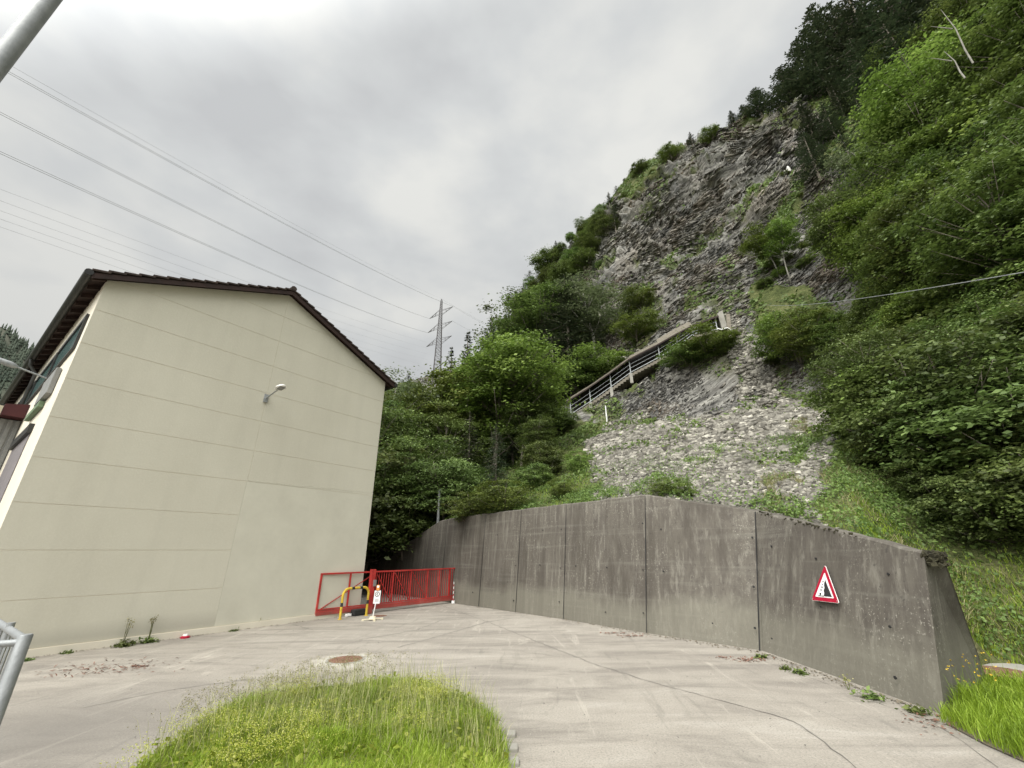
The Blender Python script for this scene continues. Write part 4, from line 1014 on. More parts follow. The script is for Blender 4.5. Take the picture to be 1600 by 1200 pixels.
BR = {'loose': 'broadleaf_tree', 'pine': 'pine_tree', 'sapling': 'young_conifer', 'lean': 'leaning_tree', 'maple': 'bush'}
def cable_at(px):                                    # picture height and distance of the slope cable
    t = (px-1198)/402; return 481-76*t, 44-32*min(1.4, t**.8 if t > 0 else 0)
def plant(kind, px, py, r, label, cat=None, group=None, wide=1., hmin=1.2, rise=0., rz=None):
    if 1200 < px < 1720:
        yc, rc = cable_at(px); bz = float(tz(azel(px, py)[0], r)); az_ = math.radians(azel(px, py)[0]); by = project(np.array([r*math.sin(az_), r*math.cos(az_), bz]))[1]
        if py < yc+8 and by > yc-25 and r < rc+3.5: return None
    az, el = azel(px, py); top = HC+r*math.tan(math.radians(el)); g = float(tz(az, r))-.15; h = max(hmin, top-g)
    p = PROTO[kind]; s = h/(p['H']*1.02)
    name = 'broadleaf_tree' if kind.startswith('broad') else 'bush' if kind.startswith('bush') else 'spruce_tree' if kind.startswith('spruce') else BR[kind]
    o = empty(name, (r*math.sin(math.radians(az)), r*math.cos(math.radians(az)), g), random.random()*6.28 if rz is None else rz)
    wr_ = s*wide; wcap = max(min(wr_, s*2.0), .0); o.scale = (wcap, wcap, s)
    for part in ('trunk', 'crown'):
        c = bpy.data.objects.new(part, p[part]); COL.objects.link(c); c.parent = o
    tag(o, label, cat or ('bush' if name == 'bush' else 'tree'), group); return o

def slope_tree(kind, px, py, h, label, group, wide=1.):
    """a tree of height h whose top shows at the surveyed direction, rooted where the slope lets it"""
    az, el = azel(px, py); te = math.tan(math.radians(el)); pr, _ = profile(az); best = None
    rr = np.arange(max(13.5, pr[0]+4), pr[5]+14, .5); tt = np.array([float(tz(az, r)) for r in rr])
    for hh in (h, h*.75, h*.55, h*.4):
        f_ = tt+hh-(HC+rr*te); k = np.where((f_[1:] >= 0) & (f_[:-1] < 0))[0]
        if len(k): best = rr[k[0]+1]; break
    if best is None: return None
    return plant(kind, px, py, best, label, group=group, wide=wide)

# ================================================================== TREES
LF = 'trees of the wood between building and cliff'
plant('broad1', 772, 530, 31, 'bright green round topped tree, tallest in front, left of the scree', group=LF, wide=1.15)
plant('broad2', 715, 545, 33, 'bright green broad tree standing just below the power pylon', group=LF, wide=1.2)
plant('broad3', 812, 585, 30, 'bright tree at the right edge of the wood, nearest the covered stairway', group=LF, wide=1.05)
plant('broad2', 668, 590, 34, 'yellowish green tree left of the pylon foot, half hidden by others', group=LF, wide=1.2)
plant('loose', 622, 566, 44, 'thin pale treetop showing just above the roof corner of the building', group=LF, wide=1.4)
plant('loose', 603, 585, 42, 'sparse grey green treetop touching the right eave of the building', group=LF, wide=1.4)
for px, py, r, k in ((640, 625, 31, 'broad3'), (610, 650, 29, 'broad4'), (690, 640, 27.5, 'broad4'), (590, 690, 27, 'maple'), (735, 640, 26, 'spruce3'), (650, 690, 25.5, 'broad4'), (612, 745, 27, 'bush3'), (775, 660, 25, 'spruce3'), (835, 655, 27, 'broad3'), (700, 712, 23, 'maple'), (640, 770, 24, 'bush3'), (580, 720, 30, 'broad4'), (760, 600, 35, 'spruce1'), (800, 620, 33, 'spruce1'), (845, 640, 32, 'spruce3'), (700, 660, 32, 'spruce3'),
                     (668, 620, 38, 'spruce3'), (725, 600, 39, 'spruce3'), (595, 620, 33, 'broad4'), (560, 650, 32, 'broad3'), (530, 700, 34, 'broad4'), (575, 770, 29, 'bush3')):
    plant(k, px, py, r, 'dark green tree in the dense shaded wood between building and scree', group='shaded trees low in the wood', wide=1.15)
for px, py, r, k, lb in ((732, 514, 52, 'spruce2', 'dark narrow spruce poking up right beside the power pylon'), (706, 538, 54, 'spruce2', 'small dark spruce top between the pylon and a narrow spruce'),
                      (768, 492, 56, 'spruce1', 'dark pointed spruce, left one of the pair rising behind the bright trees'), (790, 487, 58, 'spruce1', 'dark pointed spruce, right one of the pair rising behind the bright trees'),
                      (640, 580, 60, 'spruce2', 'dark spruce left of the pylon foot above the roof corner'), (655, 592, 62, 'spruce1', 'dark bushy spruce directly left of the pylon foot')):
    plant(k, px, py, r, lb, group='spruces behind the bright trees', wide=1.25)
G2 = 'trees on the steep slope left of the cliff'
for px, py, r, k, lb, w_ in ((880, 425, 50, 'spruce3', 'large dull green tree on the slope left of the bare rock', 1.5), (915, 420, 51, 'loose', 'pale feathery tree beside the bare rock, right of a darker tree', 1.7),
                         (850, 455, 53, 'spruce3', 'dark bushy tree filling the slope above the covered stairway', 1.5), (822, 470, 56, 'broad3', 'mid green rounded tree above the pylon side of the slope', 1.3), (800, 480, 60, 'loose', 'pale green slender tree left on the steep slope', 1.6),
                         (862, 520, 46, 'spruce3', 'dark low tree right behind the wood at the cliff foot', 1.4), (835, 540, 45, 'spruce3', 'shadowy tree at the foot of the slope above the bright tree', 1.4)):
    plant(k, px, py, r, lb, group=G2, wide=w_)
G3 = 'trees along the skyline of the cliff'
for px, py, dr, k, lb, w_, hm in (
    (1000, 262, 2, 'bush3', 'round dark shrub alone on the skyline edge of the cliff', 1.1, 3), (962, 290, 2, 'pine', 'small ragged pine on the skyline left of the round shrub', 1.3, 3),
    (950, 300, 3, 'sapling', 'thin young conifer on the skyline just left of the ragged pine', 1.3, 2), (938, 322, 3, 'bush1', 'green shrub on the skyline below the ragged pine', 1.2, 2), (915, 348, 3, 'bush1', 'rounded green shrub midway down the skyline', 1.2, 2),
    (893, 362, 3, 'broad3', 'leafy crown on the lower skyline left of the bare rock', 1.3, 3), (868, 375, 4, 'spruce1', 'dark conifer where the skyline turns steep', 1.3, 4), (845, 405, 4, 'spruce3', 'dark bushy conifer on the lower skyline above the pale tree', 1.3, 4),
    (828, 422, 5, 'pine', 'ragged dark pine leaning out of the lower skyline', 1.4, 4), (818, 440, 5, 'spruce1', 'dark conifer low on the skyline beside the ragged pine', 1.3, 4), (1045, 228, 2, 'bush2', 'pale green shrub on the upper skyline edge', 1.2, 2),
    (1077, 206, 2, 'sapling', 'tiny lone conifer near the top of the bare cliff', 1.3, 1.5), (1110, 203, 2, 'bush2', 'low bright shrub on the top edge of the cliff', 1.5, 1.5), (1140, 172, 4, 'spruce1', 'slim pine on the cliff top, left of a group of three', 1.6, 4),
    (1176, 138, 5, 'spruce3', 'dense dark pine on the cliff top, middle of a group of three', 1.9, 6), (1158, 163, 4, 'spruce3', 'short conifer squeezed between pines on the cliff top', 1.7, 3.5), (1218, 102, 6, 'spruce3', 'broad dark tree on the cliff top, right of a group of three', 1.9, 7),
    (1262, 10, 7, 'spruce3', 'tall open pine high against the sky with bare lower trunk', 1.5, 8), (1242, 60, 6, 'spruce3', 'dark bushy tree under the tall open pine', 1.6, 6), (1295, 5, 8, 'spruce1', 'tall dark conifer at the top edge right of the open pine', 1.3, 6),
    (860, 388, 2, 'bush1', 'shrub clinging to the skyline below a dark conifer', 1.2, 2), (1020, 270, 1, 'bush2', 'little green shrub right of the round dark shrub', 1.1, 1)):
    az, el = azel(px, py); r, _ = profile(az); plant(k, px, py, r[5]+dr-4, lb, group=G3, wide=w_, hmin=hm)
RW = random.Random(21)
CON = [(1222, 95), (1262, 10), (1345, -30), (1345, 110), (1345, 235), (1262, 235), (1225, 160)]
LEA = [(1345, -40), (1345, 235), (1300, 260), (1262, 330), (1200, 395), (1215, 480), (1290, 520), (1310, 600), (1400, 520), (1760, 470), (1760, -60)]
y = -60
while y < 560:
    x = 1190+RW.uniform(0, 30)
    while x < 1760:
        px, py = x+RW.uniform(-16, 16), y+RW.uniform(-16, 16)
        if bool(inpoly(np.array(px), np.array(py), CON)): slope_tree(RW.choice(['spruce1', 'spruce3', 'spruce3', 'spruce2']), px, py, RW.uniform(6, 10), 'x', 'dark conifers high on the right', RW.uniform(1.2, 1.5))
        elif bool(inpoly(np.array(px), np.array(py), LEA)):
            up_ = py < 130 or px > 1500
            k = RW.choice(['spruce3', 'broad5', 'broad4', 'spruce1', 'broad3']) if up_ else RW.choice(['broad1', 'broad2', 'broad3', 'broad1', 'broad4', 'broad5', 'loose'])
            grp = 'dark conifers high on the right' if k.startswith('spruce') else 'leafy trees of the right hand slope'
            slope_tree(k, px, py, RW.uniform(7, 12), 'x', grp, RW.uniform(.95, 1.25))
        x += 50
    y += 44
slope_tree('broad1', 1425, 118, 13, 'tall bright green tree standing out just left below the pale dead trunks', 'tall tree', 1.0)
for px, py, r, k in ((1290, 20, 66, 'spruce1'), (1312, -25, 66, 'spruce3'), (1338, 5, 64, 'spruce1'), (1355, -50, 64, 'spruce3'), (1385, -30, 62, 'spruce1'), (1410, -70, 62, 'spruce1'), (1440, -45, 60, 'spruce3'), (1480, -80, 58, 'spruce1'), (1325, 60, 60, 'spruce3'), (1370, 20, 58, 'spruce1'), (1530, -70, 54, 'spruce1'), (1265, 75, 66, 'spruce3'), (1300, 110, 64, 'spruce3'), (1250, 110, 68, 'spruce3')):
    plant(k, px, py, r, 'x', group='dark conifers high on the right', wide=1.25)
for px, py, r, k in ((1210, 425, 46, 'bush2'), (1240, 412, 45, 'broad2'), (1265, 402, 44.5, 'broad1'), (1292, 395, 43.5, 'broad2'), (1322, 385, 42, 'broad1'), (1228, 446, 44, 'bush2'), (1270, 440, 43, 'bush1'), (1308, 436, 41.5, 'broad1'), (1350, 400, 40, 'broad2'), (1200, 455, 43.8, 'bush1'), (1245, 380, 50, 'broad3'), (1290, 345, 49, 'broad2'), (1325, 330, 47, 'broad1')):
    plant(k, px, py, r, 'x', group='leafy trees of the right hand slope', wide=1.3)
for px, py, h in ((1205, 500, 3), (1228, 489, 4), (1248, 486, 4), (1268, 482, 5), (1300, 477, 6), (1332, 472, 6), (1375, 466, 6), (1420, 460, 6), (1470, 452, 6), (1520, 442, 6), (1570, 434, 6), (1620, 425, 6)):
    slope_tree(RW.choice(['bush2', 'bush1', 'broad1', 'broad3']), px, py, h, 'x', 'leafy trees of the right hand slope', 1.2)
for px, py, r, h in ((1437, 235, 29, 'x'), (1205, 345, 43, 'y'), (1560, 215, 25, 'z'), (1375, 300, 31, 'w')):
    plant('lean', px, py, r, {'x': 'slender tree with pale forked trunk in the middle of the right wood', 'y': 'slender bright tree leaning on the cliff beside the shrubs', 'z': 'pale trunked tree near the right picture edge above the cable', 'w': 'pale trunked tree left of the forked one in the right wood'}[h], wide=.9)
for q in range(46):                                                  # fringe of shrubs and small trees on the lower skyline
    t = q/45; pts_ = [(742, 545), (800, 478), (850, 415), (900, 352), (958, 308)]; u = t*4; a = min(3, int(u)); px = pts_[a][0]+(pts_[a+1][0]-pts_[a][0])*(u-a)+RW.uniform(-6, 26); py = pts_[a][1]+(pts_[a+1][1]-pts_[a][1])*(u-a)+RW.uniform(-8, 26)
    slope_tree(RW.choice(['spruce3', 'spruce1', 'broad3', 'bush1', 'loose', 'broad5', 'pine']), px, py, RW.uniform(3.5, 7), 'x', 'small trees fringing the lower skyline', 1.25)
G4 = 'bushes above the right end of the wall'
for px, py, r, k, lb, w_ in ((1420, 545, 16.5, 'maple', 'large dark bush of layered broad leaves above the wall sign', 1.1), (1490, 570, 15.5, 'maple', 'big dark bush of drooping leaves right of a similar bush, behind the wall end', 1.1), (1360, 570, 19, 'bush2', 'brighter green bush on the left flank of the large dark bush', 1.1),
                       (1560, 600, 15, 'bush3', 'dark bush at the right edge above the grassy bank', 1.2), (1450, 700, 14.6, 'maple', 'lower dark bush hanging over the grassy bank', 1.0), (1590, 700, 13.6, 'bush1', 'mid green bush at the right edge just above the bank', 1.1), (1520, 740, 13.8, 'bush3', 'small dark bush at the top of the bank behind the wall end', 1.1),
                       (1330, 640, 19.5, 'bush1', 'small green bush where the scree meets the thicket', 1.0), (1560, 480, 18, 'maple', 'dark leafy bush high at the right edge under the cable', 1.2), (1640, 620, 14, 'maple', 'dark bush partly cut off by the right picture edge', 1.2), (1385, 660, 16, 'bush3', 'dark low bush left of the lower hanging bush', 1.0)):
    plant(k, px, py, r, lb, group=G4, wide=w_)
G5 = 'bushes growing behind the wall crest and on the ledges'
for px, py, r, k, lb, w_ in ((790, 745, 17.6, 'bush2', 'fresh green bush spilling over the wall crest, right one of two', 1.5), (735, 765, 19, 'bush2', 'fresh green bush at the wall crest beside the grey steel pole', 1.4), (850, 685, 24, 'bush1', 'dark green round bush at the left margin of the scree', 1.0), (905, 700, 21, 'bush2', 'bright bush standing alone at the lower left of the scree', .9),
                       (880, 745, 17, 'bush2', 'low bright bush above the wall, left foot of the scree', 1.2), (830, 720, 20.5, 'bush1', 'green bush just left of the round dark bush', 1.1), (870, 640, 38, 'bush3', 'dark bush covering the lower end of the covered stairway', 1.3), (1102, 514, 38.8, 'bush2', 'bright shrub growing right in front of the covered stairway top', 1.5), (1072, 533, 38.8, 'bush1', 'green shrub covering the middle of the stairway railing', 1.4), (1128, 530, 38.6, 'bush1', 'shrub at the right end below the stairway shelter', 1.2),
                       (1000, 450, 52, 'bush2', 'bright shrub strip in the middle of the cliff', 1.2), (990, 490, 48, 'bush2', 'bright shrub on the cliff just above the stairway roof', 1.4), (940, 545, 44.5, 'bush2', 'yellow green shrub above the left part of the stairway roof', 1.5), (915, 560, 44, 'bush1', 'green shrub above the lowest roof end of the stairway', 1.4), (1100, 470, 47, 'bush1', 'small dark shrub on the rock over the shelter end', 1.2),
                       (1075, 570, 40, 'bush1', 'green shrub hanging below the stairway on the ledge', 1.2), (1235, 290, 56, 'bush2', 'bright shrub in the upper right of the bare cliff', 1.6), (1255, 320, 52, 'broad2', 'bright leafy sapling on the ledge under the white stones', 1.2), (1195, 350, 44, 'lean', 'slender bright tree leaning left on the cliff with pale bare trunk', 1.2), (1215, 300, 56, 'bush2', 'smaller bright shrub beside the upper right shrub of the cliff', 1.2),
                       (640, 820, 24.5, 'bush2', 'small bright bush overhanging the low far end of the wall', 1.2), (1060, 752, 13.2, 'bush2', 'thin weedy shrub behind the highest joint of the wall', 1.0), (1030, 755, 13.2, 'bush2', 'little yellowish shrub on the crest left of a thin weedy shrub', .9), (1210, 575, 36, 'bush1', 'low green shrub right of the dark rock step', 1.5)):
    plant(k, px, py, r, lb, group=G5, wide=w_, hmin=.7)
# pale dead trunks in the wood at the right
for px, py, px2, py2, r in ((1470, 15, 1508, 78, 24), (1475, 80, 1500, 112, 25)):
    a = atdist(px, py, r); b = atdist(px2, py2, r-.5); b2 = b+(b-a)*.3; m_ = MB(); m_.tube([b2, b, (a+b)/2+np.array([.15, 0, 0]), a], [.034, .03, .022, .008], 7); m_.tube([(a+b)/2, (a+b)/2+np.array([-.6, .2, .6])], [.03, .01], 5)
    o = m_.build('dead_trunk', bark_pale, smooth=True); tag(o, 'pale bare dead trunk sticking out of the upper right wood' if px == 1470 else 'shorter pale dead trunk below the other dead trunk', 'tree trunk')
ORD = 'first second third fourth fifth sixth seventh eighth ninth tenth eleventh twelfth thirteenth fourteenth fifteenth sixteenth seventeenth eighteenth nineteenth twentieth twenty-first twenty-second'.split()
def relabel(grp, what, rows):
    obs = [o for o in COL.objects if o.get('group') == grp]; buckets = {}
    for o in obs:
        ch = [c for c in o.children if c.name.startswith('crown')][0]
        x, y = project(np.array(o.location)+np.array([0, 0, 1.])*o.scale[2]*max(v[2] for v in ch.bound_box)*.9); k = next(i for i, r in enumerate(rows) if y < r[0]); buckets.setdefault(k, []).append((float(x), o))
    for k, l in buckets.items():
        for q, (x, o) in enumerate(sorted(l, key=lambda a: a[0])): o['label'] = what+' '+rows[k][1]+', '+ORD[min(q, 21)]+' from the left'
relabel('leafy trees of the right hand slope', 'leafy tree of the right slope', ((30, 'cut by the picture top'), (90, 'under the picture top'), (150, 'level with the clifftop conifers'), (210, 'level with the cliff brow'), (270, 'below the cliff brow'), (330, 'midway up the cliff'), (390, 'a little above the cable'), (440, 'beside the upper cable'), (500, 'beside the lower cable'), (9999, 'below the cable')))
relabel('dark conifers high on the right', 'dark conifer on the right slope', ((0, 'cut by the picture top'), (60, 'under the picture top'), (120, 'level with the open pine'), (180, 'level with the clifftop trees'), (240, 'level with the cliff brow'), (320, 'below the cliff brow'), (420, 'midway down the slope'), (9999, 'near the cable')))
relabel('small trees fringing the lower skyline', 'small tree on the lower skyline', ((350, 'in its top part'), (410, 'in its upper part'), (470, 'in its middle part'), (520, 'in its lower part'), (9999, 'at its foot')))
relabel('shaded trees low in the wood', 'shaded green tree of the left wood', ((630, 'in its upper part'), (690, 'in its middle part'), (9999, 'low behind the wall')))
BAND = [(740, 550), (800, 476), (850, 413), (900, 350), (955, 306), (985, 300), (962, 345), (948, 400), (950, 450), (925, 500), (880, 560), (800, 580)]
y = 300
while y < 575:
    x = 735+RW.uniform(0, 10)
    while x < 990:
        px, py = x+RW.uniform(-8, 8), y+RW.uniform(-8, 8)
        if bool(inpoly(np.array(px), np.array(py), BAND)):
            hp_ = RW.uniform(20, 40); b_ = on_hill(px, py+hp_*.8); r = math.hypot(b_[0], b_[1]); o = plant(RW.choice(['spruce3', 'spruce1', 'broad3', 'bush1', 'loose', 'broad5', 'spruce2', 'broad4', 'bush3']), px, py-4, r, 'x', group='small trees fringing the lower skyline', wide=1.35, hmin=2.2)
        x += 24
    y += 20
relabel('small trees fringing the lower skyline', 'small tree on the lower skyline slope', tuple((330+20*k, 'in row %s down' % ORD[k]) for k in range(12))+((9999, 'at its foot'),))
# ---------- undergrowth leaves and hill grass
def scatter(n, w, seed):
    rg = np.random.default_rng(seed); w = w.copy(); w[:, :2] = 0; w[:, BROW+6:] = 0; cell = np.linalg.norm(np.cross(dR, dS), axis=-1); p = (w*cell).ravel(); p /= p.sum(); k = rg.choice(p.size, n, p=p)
    i, j = np.unravel_index(k, w.shape); i2 = np.minimum(i+1, nA-1); j2 = np.minimum(j+1, nR-1); a = rg.random(n)[:, None]; b = rg.random(n)[:, None]
    return TP[i, j]*(1-a)*(1-b)+TP[i2, j]*a*(1-b)+TP[i, j2]*(1-a)*b+TP[i2, j2]*a*b, NRM[i, j], rg
cl = np.clip(fbm(TB*.5, 3, 81)*1.8+.55, .05, 1.3)
C, N_, rg = scatter(300000, green*vis*cl*np.where((AZ[:, None] > 44) & (TR > 15), .3, 1.)*np.clip(22/np.maximum(TR, 8), .15, 1.4)**1.1*(TR > 9), 91)
dist = np.linalg.norm(C, axis=1); hgt_ = rg.random(len(C))*np.clip(.18+.25*fbm(C*.5, 2, 5), .04, .6)*np.clip(dist/14, .6, 3)
v, f, t = leaf_quads(C+np.array([0, 0, 1])*hgt_[:, None], N_+rg.normal(0, .6, C.shape), np.clip(dist*.0075, .08, .55)*rg.uniform(.6, 1.4, len(C)), .6, rg, np.clip(.45+.35*fbm(C*.35, 3, 6)+rg.normal(0, .2, len(C)), 0, 1))
tag(link('undergrowth', mesh_np('undergrowth', v, [f], t), LEAF['mid']), 'low leafy undergrowth and herbs covering the hillside', 'undergrowth', kind='stuff')
def blades(name, C, H, Wd, lean, rg, tone, m, label, cat='grass', facing=None):
    n = len(C); a = rg.random(n)*6.283; o = np.stack([np.cos(a), np.sin(a), np.zeros(n)], 1); b = rg.random(n)*6.283; l = np.stack([np.cos(b), np.sin(b), np.zeros(n)], 1)*(lean*rg.uniform(.2, 1, n))[:, None]*H[:, None]
    up = np.array([0, 0, 1.]); w_ = o*Wd[:, None]/2
    P0_ = C; P1 = C+up*(H*.5)[:, None]+l*.28; P2 = C+up*(H*.83)[:, None]+l*.68; P3 = C+up*(H*(1-.12*lean))[:, None]+l*1.1
    V = np.stack([P0_-w_, P0_+w_, P1+w_*.85, P1-w_*.85, P2+w_*.5, P2-w_*.5, P3], 1).reshape(-1, 3); k = 7*np.arange(n)[:, None]
    q = np.concatenate([k+np.array([[0, 1, 2, 3]]), k+np.array([[3, 2, 4, 5]])]); tr_ = k+np.array([[5, 4, 6]])
    me = mesh_np(name, V, [q, tr_], np.concatenate([tone, tone, tone])); return tag(link(name, me, m), label, cat, kind='stuff')
C, N_, rg = scatter(42000, np.clip(green, 0, 1)*vis*(TR < 26)*np.clip(12/np.maximum(TR, 7), 0, 1)**2*np.clip(fbm(TB*.4, 3, 83)*2+.8, .1, 1.5)*(1+2.0*(AZ[:, None] > 38)), 92)
n = len(C); blades('bank_grass', C, rg.uniform(.06, .24, n)*np.clip(.6+.8*fbm(C*.8, 3, 17), .3, 1.3), np.clip(np.linalg.norm(C, axis=1)*.0009, .008, .02), .6, rg, np.clip(.38+.4*fbm(C*.6, 3, 7)+rg.normal(0, .2, n), 0, 1), LEAF['grass'], 'rough grass on the bank above and beside the wall')
C, N_, rg = scatter(34000, np.clip(green, 0, 1)*vis*(TR < 24)*(AZ[:, None] > 30)*np.clip(fbm(TB*.5, 3, 85)*2+.3, 0, 1.5), 94)
n = len(C); blades('dry_grass', C, rg.uniform(.08, .26, n), np.full(n, .012), 1.3, rg, rg.random(n), LEAF['dry'], 'dry straw coloured grass on the bank behind the wall end')

C, N_, rg = scatter(60000, np.clip(green+.12*scree, 0, 1)*vis*(TR < 20)*np.clip(fbm(TB*.7, 3, 87)*2+.5, .05, 1.5), 97)
n = len(C); v, f, t = leaf_quads(C+UP*rg.uniform(.02, .22, n)[:, None], N_+rg.normal(0, .7, C.shape), rg.uniform(.03, .09, n), .7, rg, np.clip(.45+.35*fbm(C*.9, 3, 8)+rg.normal(0, .2, n), 0, 1))
tag(link('bank_herbs', mesh_np('bank_herbs', v, [f], t), LEAF['mid']), 'small leafy herbs covering the bank and scree foot', 'herbs', kind='stuff')

# ================================================================== COVERED STAIRWAY ON THE CLIFF
GR = 40.6
tops = [(891, 628), (921, 607), (953, 585), (983, 563), (1028, 540), (1056, 524), (1081, 511), (1117, 497)]
bots = [(894, 647), (923, 627), (956, 604), (985, 582), (1030, 558), (1058, 541), (1083, 522), (1119, 515)]
TT = []; BB = []
for (a, b), (c, d) in zip(tops, bots):
    p = atdist(a, b, GR); q = atdist(c, d, GR); q = np.array([p[0], p[1], q[2]]); TT.append(p); BB.append(q)
gv = TT[-1]-TT[0]; gv[2] = 0; gv /= np.linalg.norm(gv); gin = np.array([-gv[1], gv[0], 0]); gin = gin if gin[1] > 0 else -gin
cs = empty('covered_stairway', BB[0], label='long roofed stairway with railing climbing across the cliff foot', cat='stairway')
W_ = 1.9; RISE = [1.02, 1.02, 1.05, 1.15, 1.42, 1.42, .7]; m_ = MB(); m2 = MB(); m3 = MB(); m4 = MB(); m5 = MB()
for i in range(len(TT)-1):
    a, b = TT[i]-gv*(.3 if i == 0 else 0), TT[i+1]+gv*(.3 if i == len(TT)-2 else 0)
    ov = gin*-.35
    for k in range(6):                                       # roof boards, stepped a little
        u0, u1 = k/6, (k+1)/6; dz = lambda u, i=i: .02+u*RISE[i]
        q0, q1 = a+gin*(u0*W_-.35)+UP*dz(u0), b+gin*(u0*W_-.35)+UP*dz(u0); r0, r1 = a+gin*(u1*W_-.30)+UP*dz(u1), b+gin*(u1*W_-.30)+UP*dz(u1)
        (m_ if i < 6 else m5).prism([q0, q1, r1, r0], UP*(.05+random.uniform(0, .012)))
    m2.bar(a-gin*.33-UP*.05, b-gin*.33-UP*.05, .08, .12); 
    A, Bq = BB[i], BB[i+1]
    m3.prism([A+gin*W_-UP*.3, Bq+gin*W_-UP*.3, TT[i+1]+gin*W_+UP*RISE[i]*.8, TT[i]+gin*W_+UP*RISE[i]*.8], gin*.08)  # dark sheet added where the rock behind lies in roof shade
    ns = max(3, int(np.linalg.norm(Bq-A)/.34))
    for k in range(ns):
        p = A+(Bq-A)*k/ns; m4.box(p+gv*.15+gin*W_/2-UP*.22, (.36, W_, .3), [gv, gin, UP])
mr = m_.build('roof', boards, cs); m5.build('shelter_roof', roof_wood, cs); m2.build('eaves_beam', roof_wood, cs); m3.build('shade_backing', inner, cs); m4.build('steps', boards, cs)
for i, (p, q) in enumerate(zip(TT, BB)):
    m_ = MB(); m_.bar(q-UP*.2, p+UP*.02, .075, .075, gv); m_.build('post', galv, cs)
    if i in (0, 1, 2, 3):
        m_ = MB(); m_.bar(q-UP*(1.2 if i else 1.1), q-UP*.15, .34 if i else .18, .3, gv); m_.build('pier', conc, cs)
for h_, t_, nm in ((0, .06, 'lower_rail'), (.33, .028, 'rail'), (.64, .028, 'rail')):
    m_ = MB()
    for i in range(len(TT)-1):
        a = BB[i]+(TT[i]-BB[i])*h_; b = BB[i+1]+(TT[i+1]-BB[i+1])*h_; m_.bar(a-gin*.03, b-gin*.03, t_, t_)
    m_.build(nm, galv, cs)
e = TT[-1]; m_ = MB(); m_.prism([e+gv*.3+UP*.45, e+gv*.42-UP*1.3, e+gv*.9-UP*1.2, e+gv*.8+UP*.75], gin*1.5); m_.build('end_wall', conc, cs)
place_parts(cs)
fl = empty('rock_flume', atdist(1140, 560, 39.4), label='narrow weathered plank chute standing beside the upper stairway end', cat='chute')
m_ = MB(); a, b, c = atdist(1137, 492, 39.8), atdist(1140, 520, 39.4), atdist(1144, 557, 38.6); m_.bar(a, b, .32, .3, gin); m_.bar(b, c, .27, .26, gin); m_.build('planks', boards, fl)
m_ = MB(); m_.tube([atdist(1120, 513, 39.6), atdist(1128, 515, 39.2), atdist(1137, 512, 39.2), atdist(1143, 516, 39.2), atdist(1144, 520, 39.2)], .055, 6); m_.build('pipe', white, fl); place_parts(fl)
m_ = MB()
for (px, py, s_) in ((1100, 583, (1.6, .8, 1.5)), (1118, 572, (1.0, .7, 1.1)), (1080, 592, (.9, .8, .8))):
    p = atdist(px, py, 39.8); m_.box(p, s_, [gv, gin, UP])
o = m_.build('concrete_footing', conc, bevel=.08); tag(o, 'broken grey concrete footing under the shrubs of the stairway', 'footing')
a, b = atdist(946, 634, 36.5), atdist(948.5, 659, 36.5); m_ = MB(); m_.tube([b-UP*.4, a], .06, 7); o = m_.build('marker_pole', white); tag(o, 'short white pole standing at the foot of the stairway rock', 'pole')
a, b = atdist(687, 765, 21.6), atdist(685, 815, 21.6); b = np.array([a[0], a[1], b[2]-.6]); m_ = MB(); m_.tube([b, a], .07, 12); m_.tube([a, a+UP*.02], .075, 12); o = m_.build('steel_pole', galv, smooth=True); tag(o, 'short grey steel pole rising behind the far part of the concrete wall', 'pole')
# cable above the right slope
a, c = on_hill(1198, 481), atdist(1620, 401, 11)
def hang(a, b, sag, n=24): return [a+(b-a)*t-UP*sag*4*t*(1-t) for t in np.linspace(0, 1, n+1)]
m_ = MB(); m_.tube(hang(a+UP*.3, c+(c-a)*.25, .5, 24), .012, 6); o = m_.build('cable', galv); tag(o, 'pale cable stretched from the cliff across the trees to the right', 'cable')

# ================================================================== PYLON AND POWER LINES
TRr = 150.; tb = atdist(682, 575, TRr)*[1, 1, 0]; ttop = atdist(690, 467, TRr); tc_ = np.array([ttop[0], ttop[1], 0]); zt = ttop[2]; zb = float(tz(azel(688, 560)[0], TRr))-2
px_m = TRr/700.
py_ = empty('power_pylon', (tc_[0], tc_[1], zb), label='steel lattice power pylon with three crossarms above the treetops', cat='pylon')
pa_ = math.radians(-11); fx = np.array([math.cos(pa_+.5), math.sin(pa_+.5), 0]); fy = np.array([-fx[1], fx[0], 0])
Ht = zt-zb
def wd(z): t = (zt-z)/Ht; return .30+1.05*t*Ht/32.
m_ = MB(); lv = []; z = zt-1.2
while z > zb: lv.append(z); z -= max(1.1, wd(z)*1.5)
lv.append(zb); rr_ = .08
def cor(z, k): a, b = ((1, 1), (-1, 1), (-1, -1), (1, -1))[k]; return np.array([tc_[0], tc_[1], z])+fx*a*wd(z)+fy*b*wd(z)
for i in range(len(lv)-1):
    for k in range(4):
        m_.tube([cor(lv[i], k), cor(lv[i+1], k)], rr_*1.2, 4, False); m_.tube([cor(lv[i], k), cor(lv[i], (k+1) % 4)], rr_*.7, 4, False)
        m_.tube([cor(lv[i], k), cor(lv[i+1], (k+1) % 4)], rr_*.6, 4, False); m_.tube([cor(lv[i], (k+1) % 4), cor(lv[i+1], k)], rr_*.6, 4, False)
for k in range(4): m_.tube([cor(lv[0], k), np.array([tc_[0], tc_[1], zt])], rr_*1.2, 4, False)
m_.build('mast', steel, py_)
ARMS = []
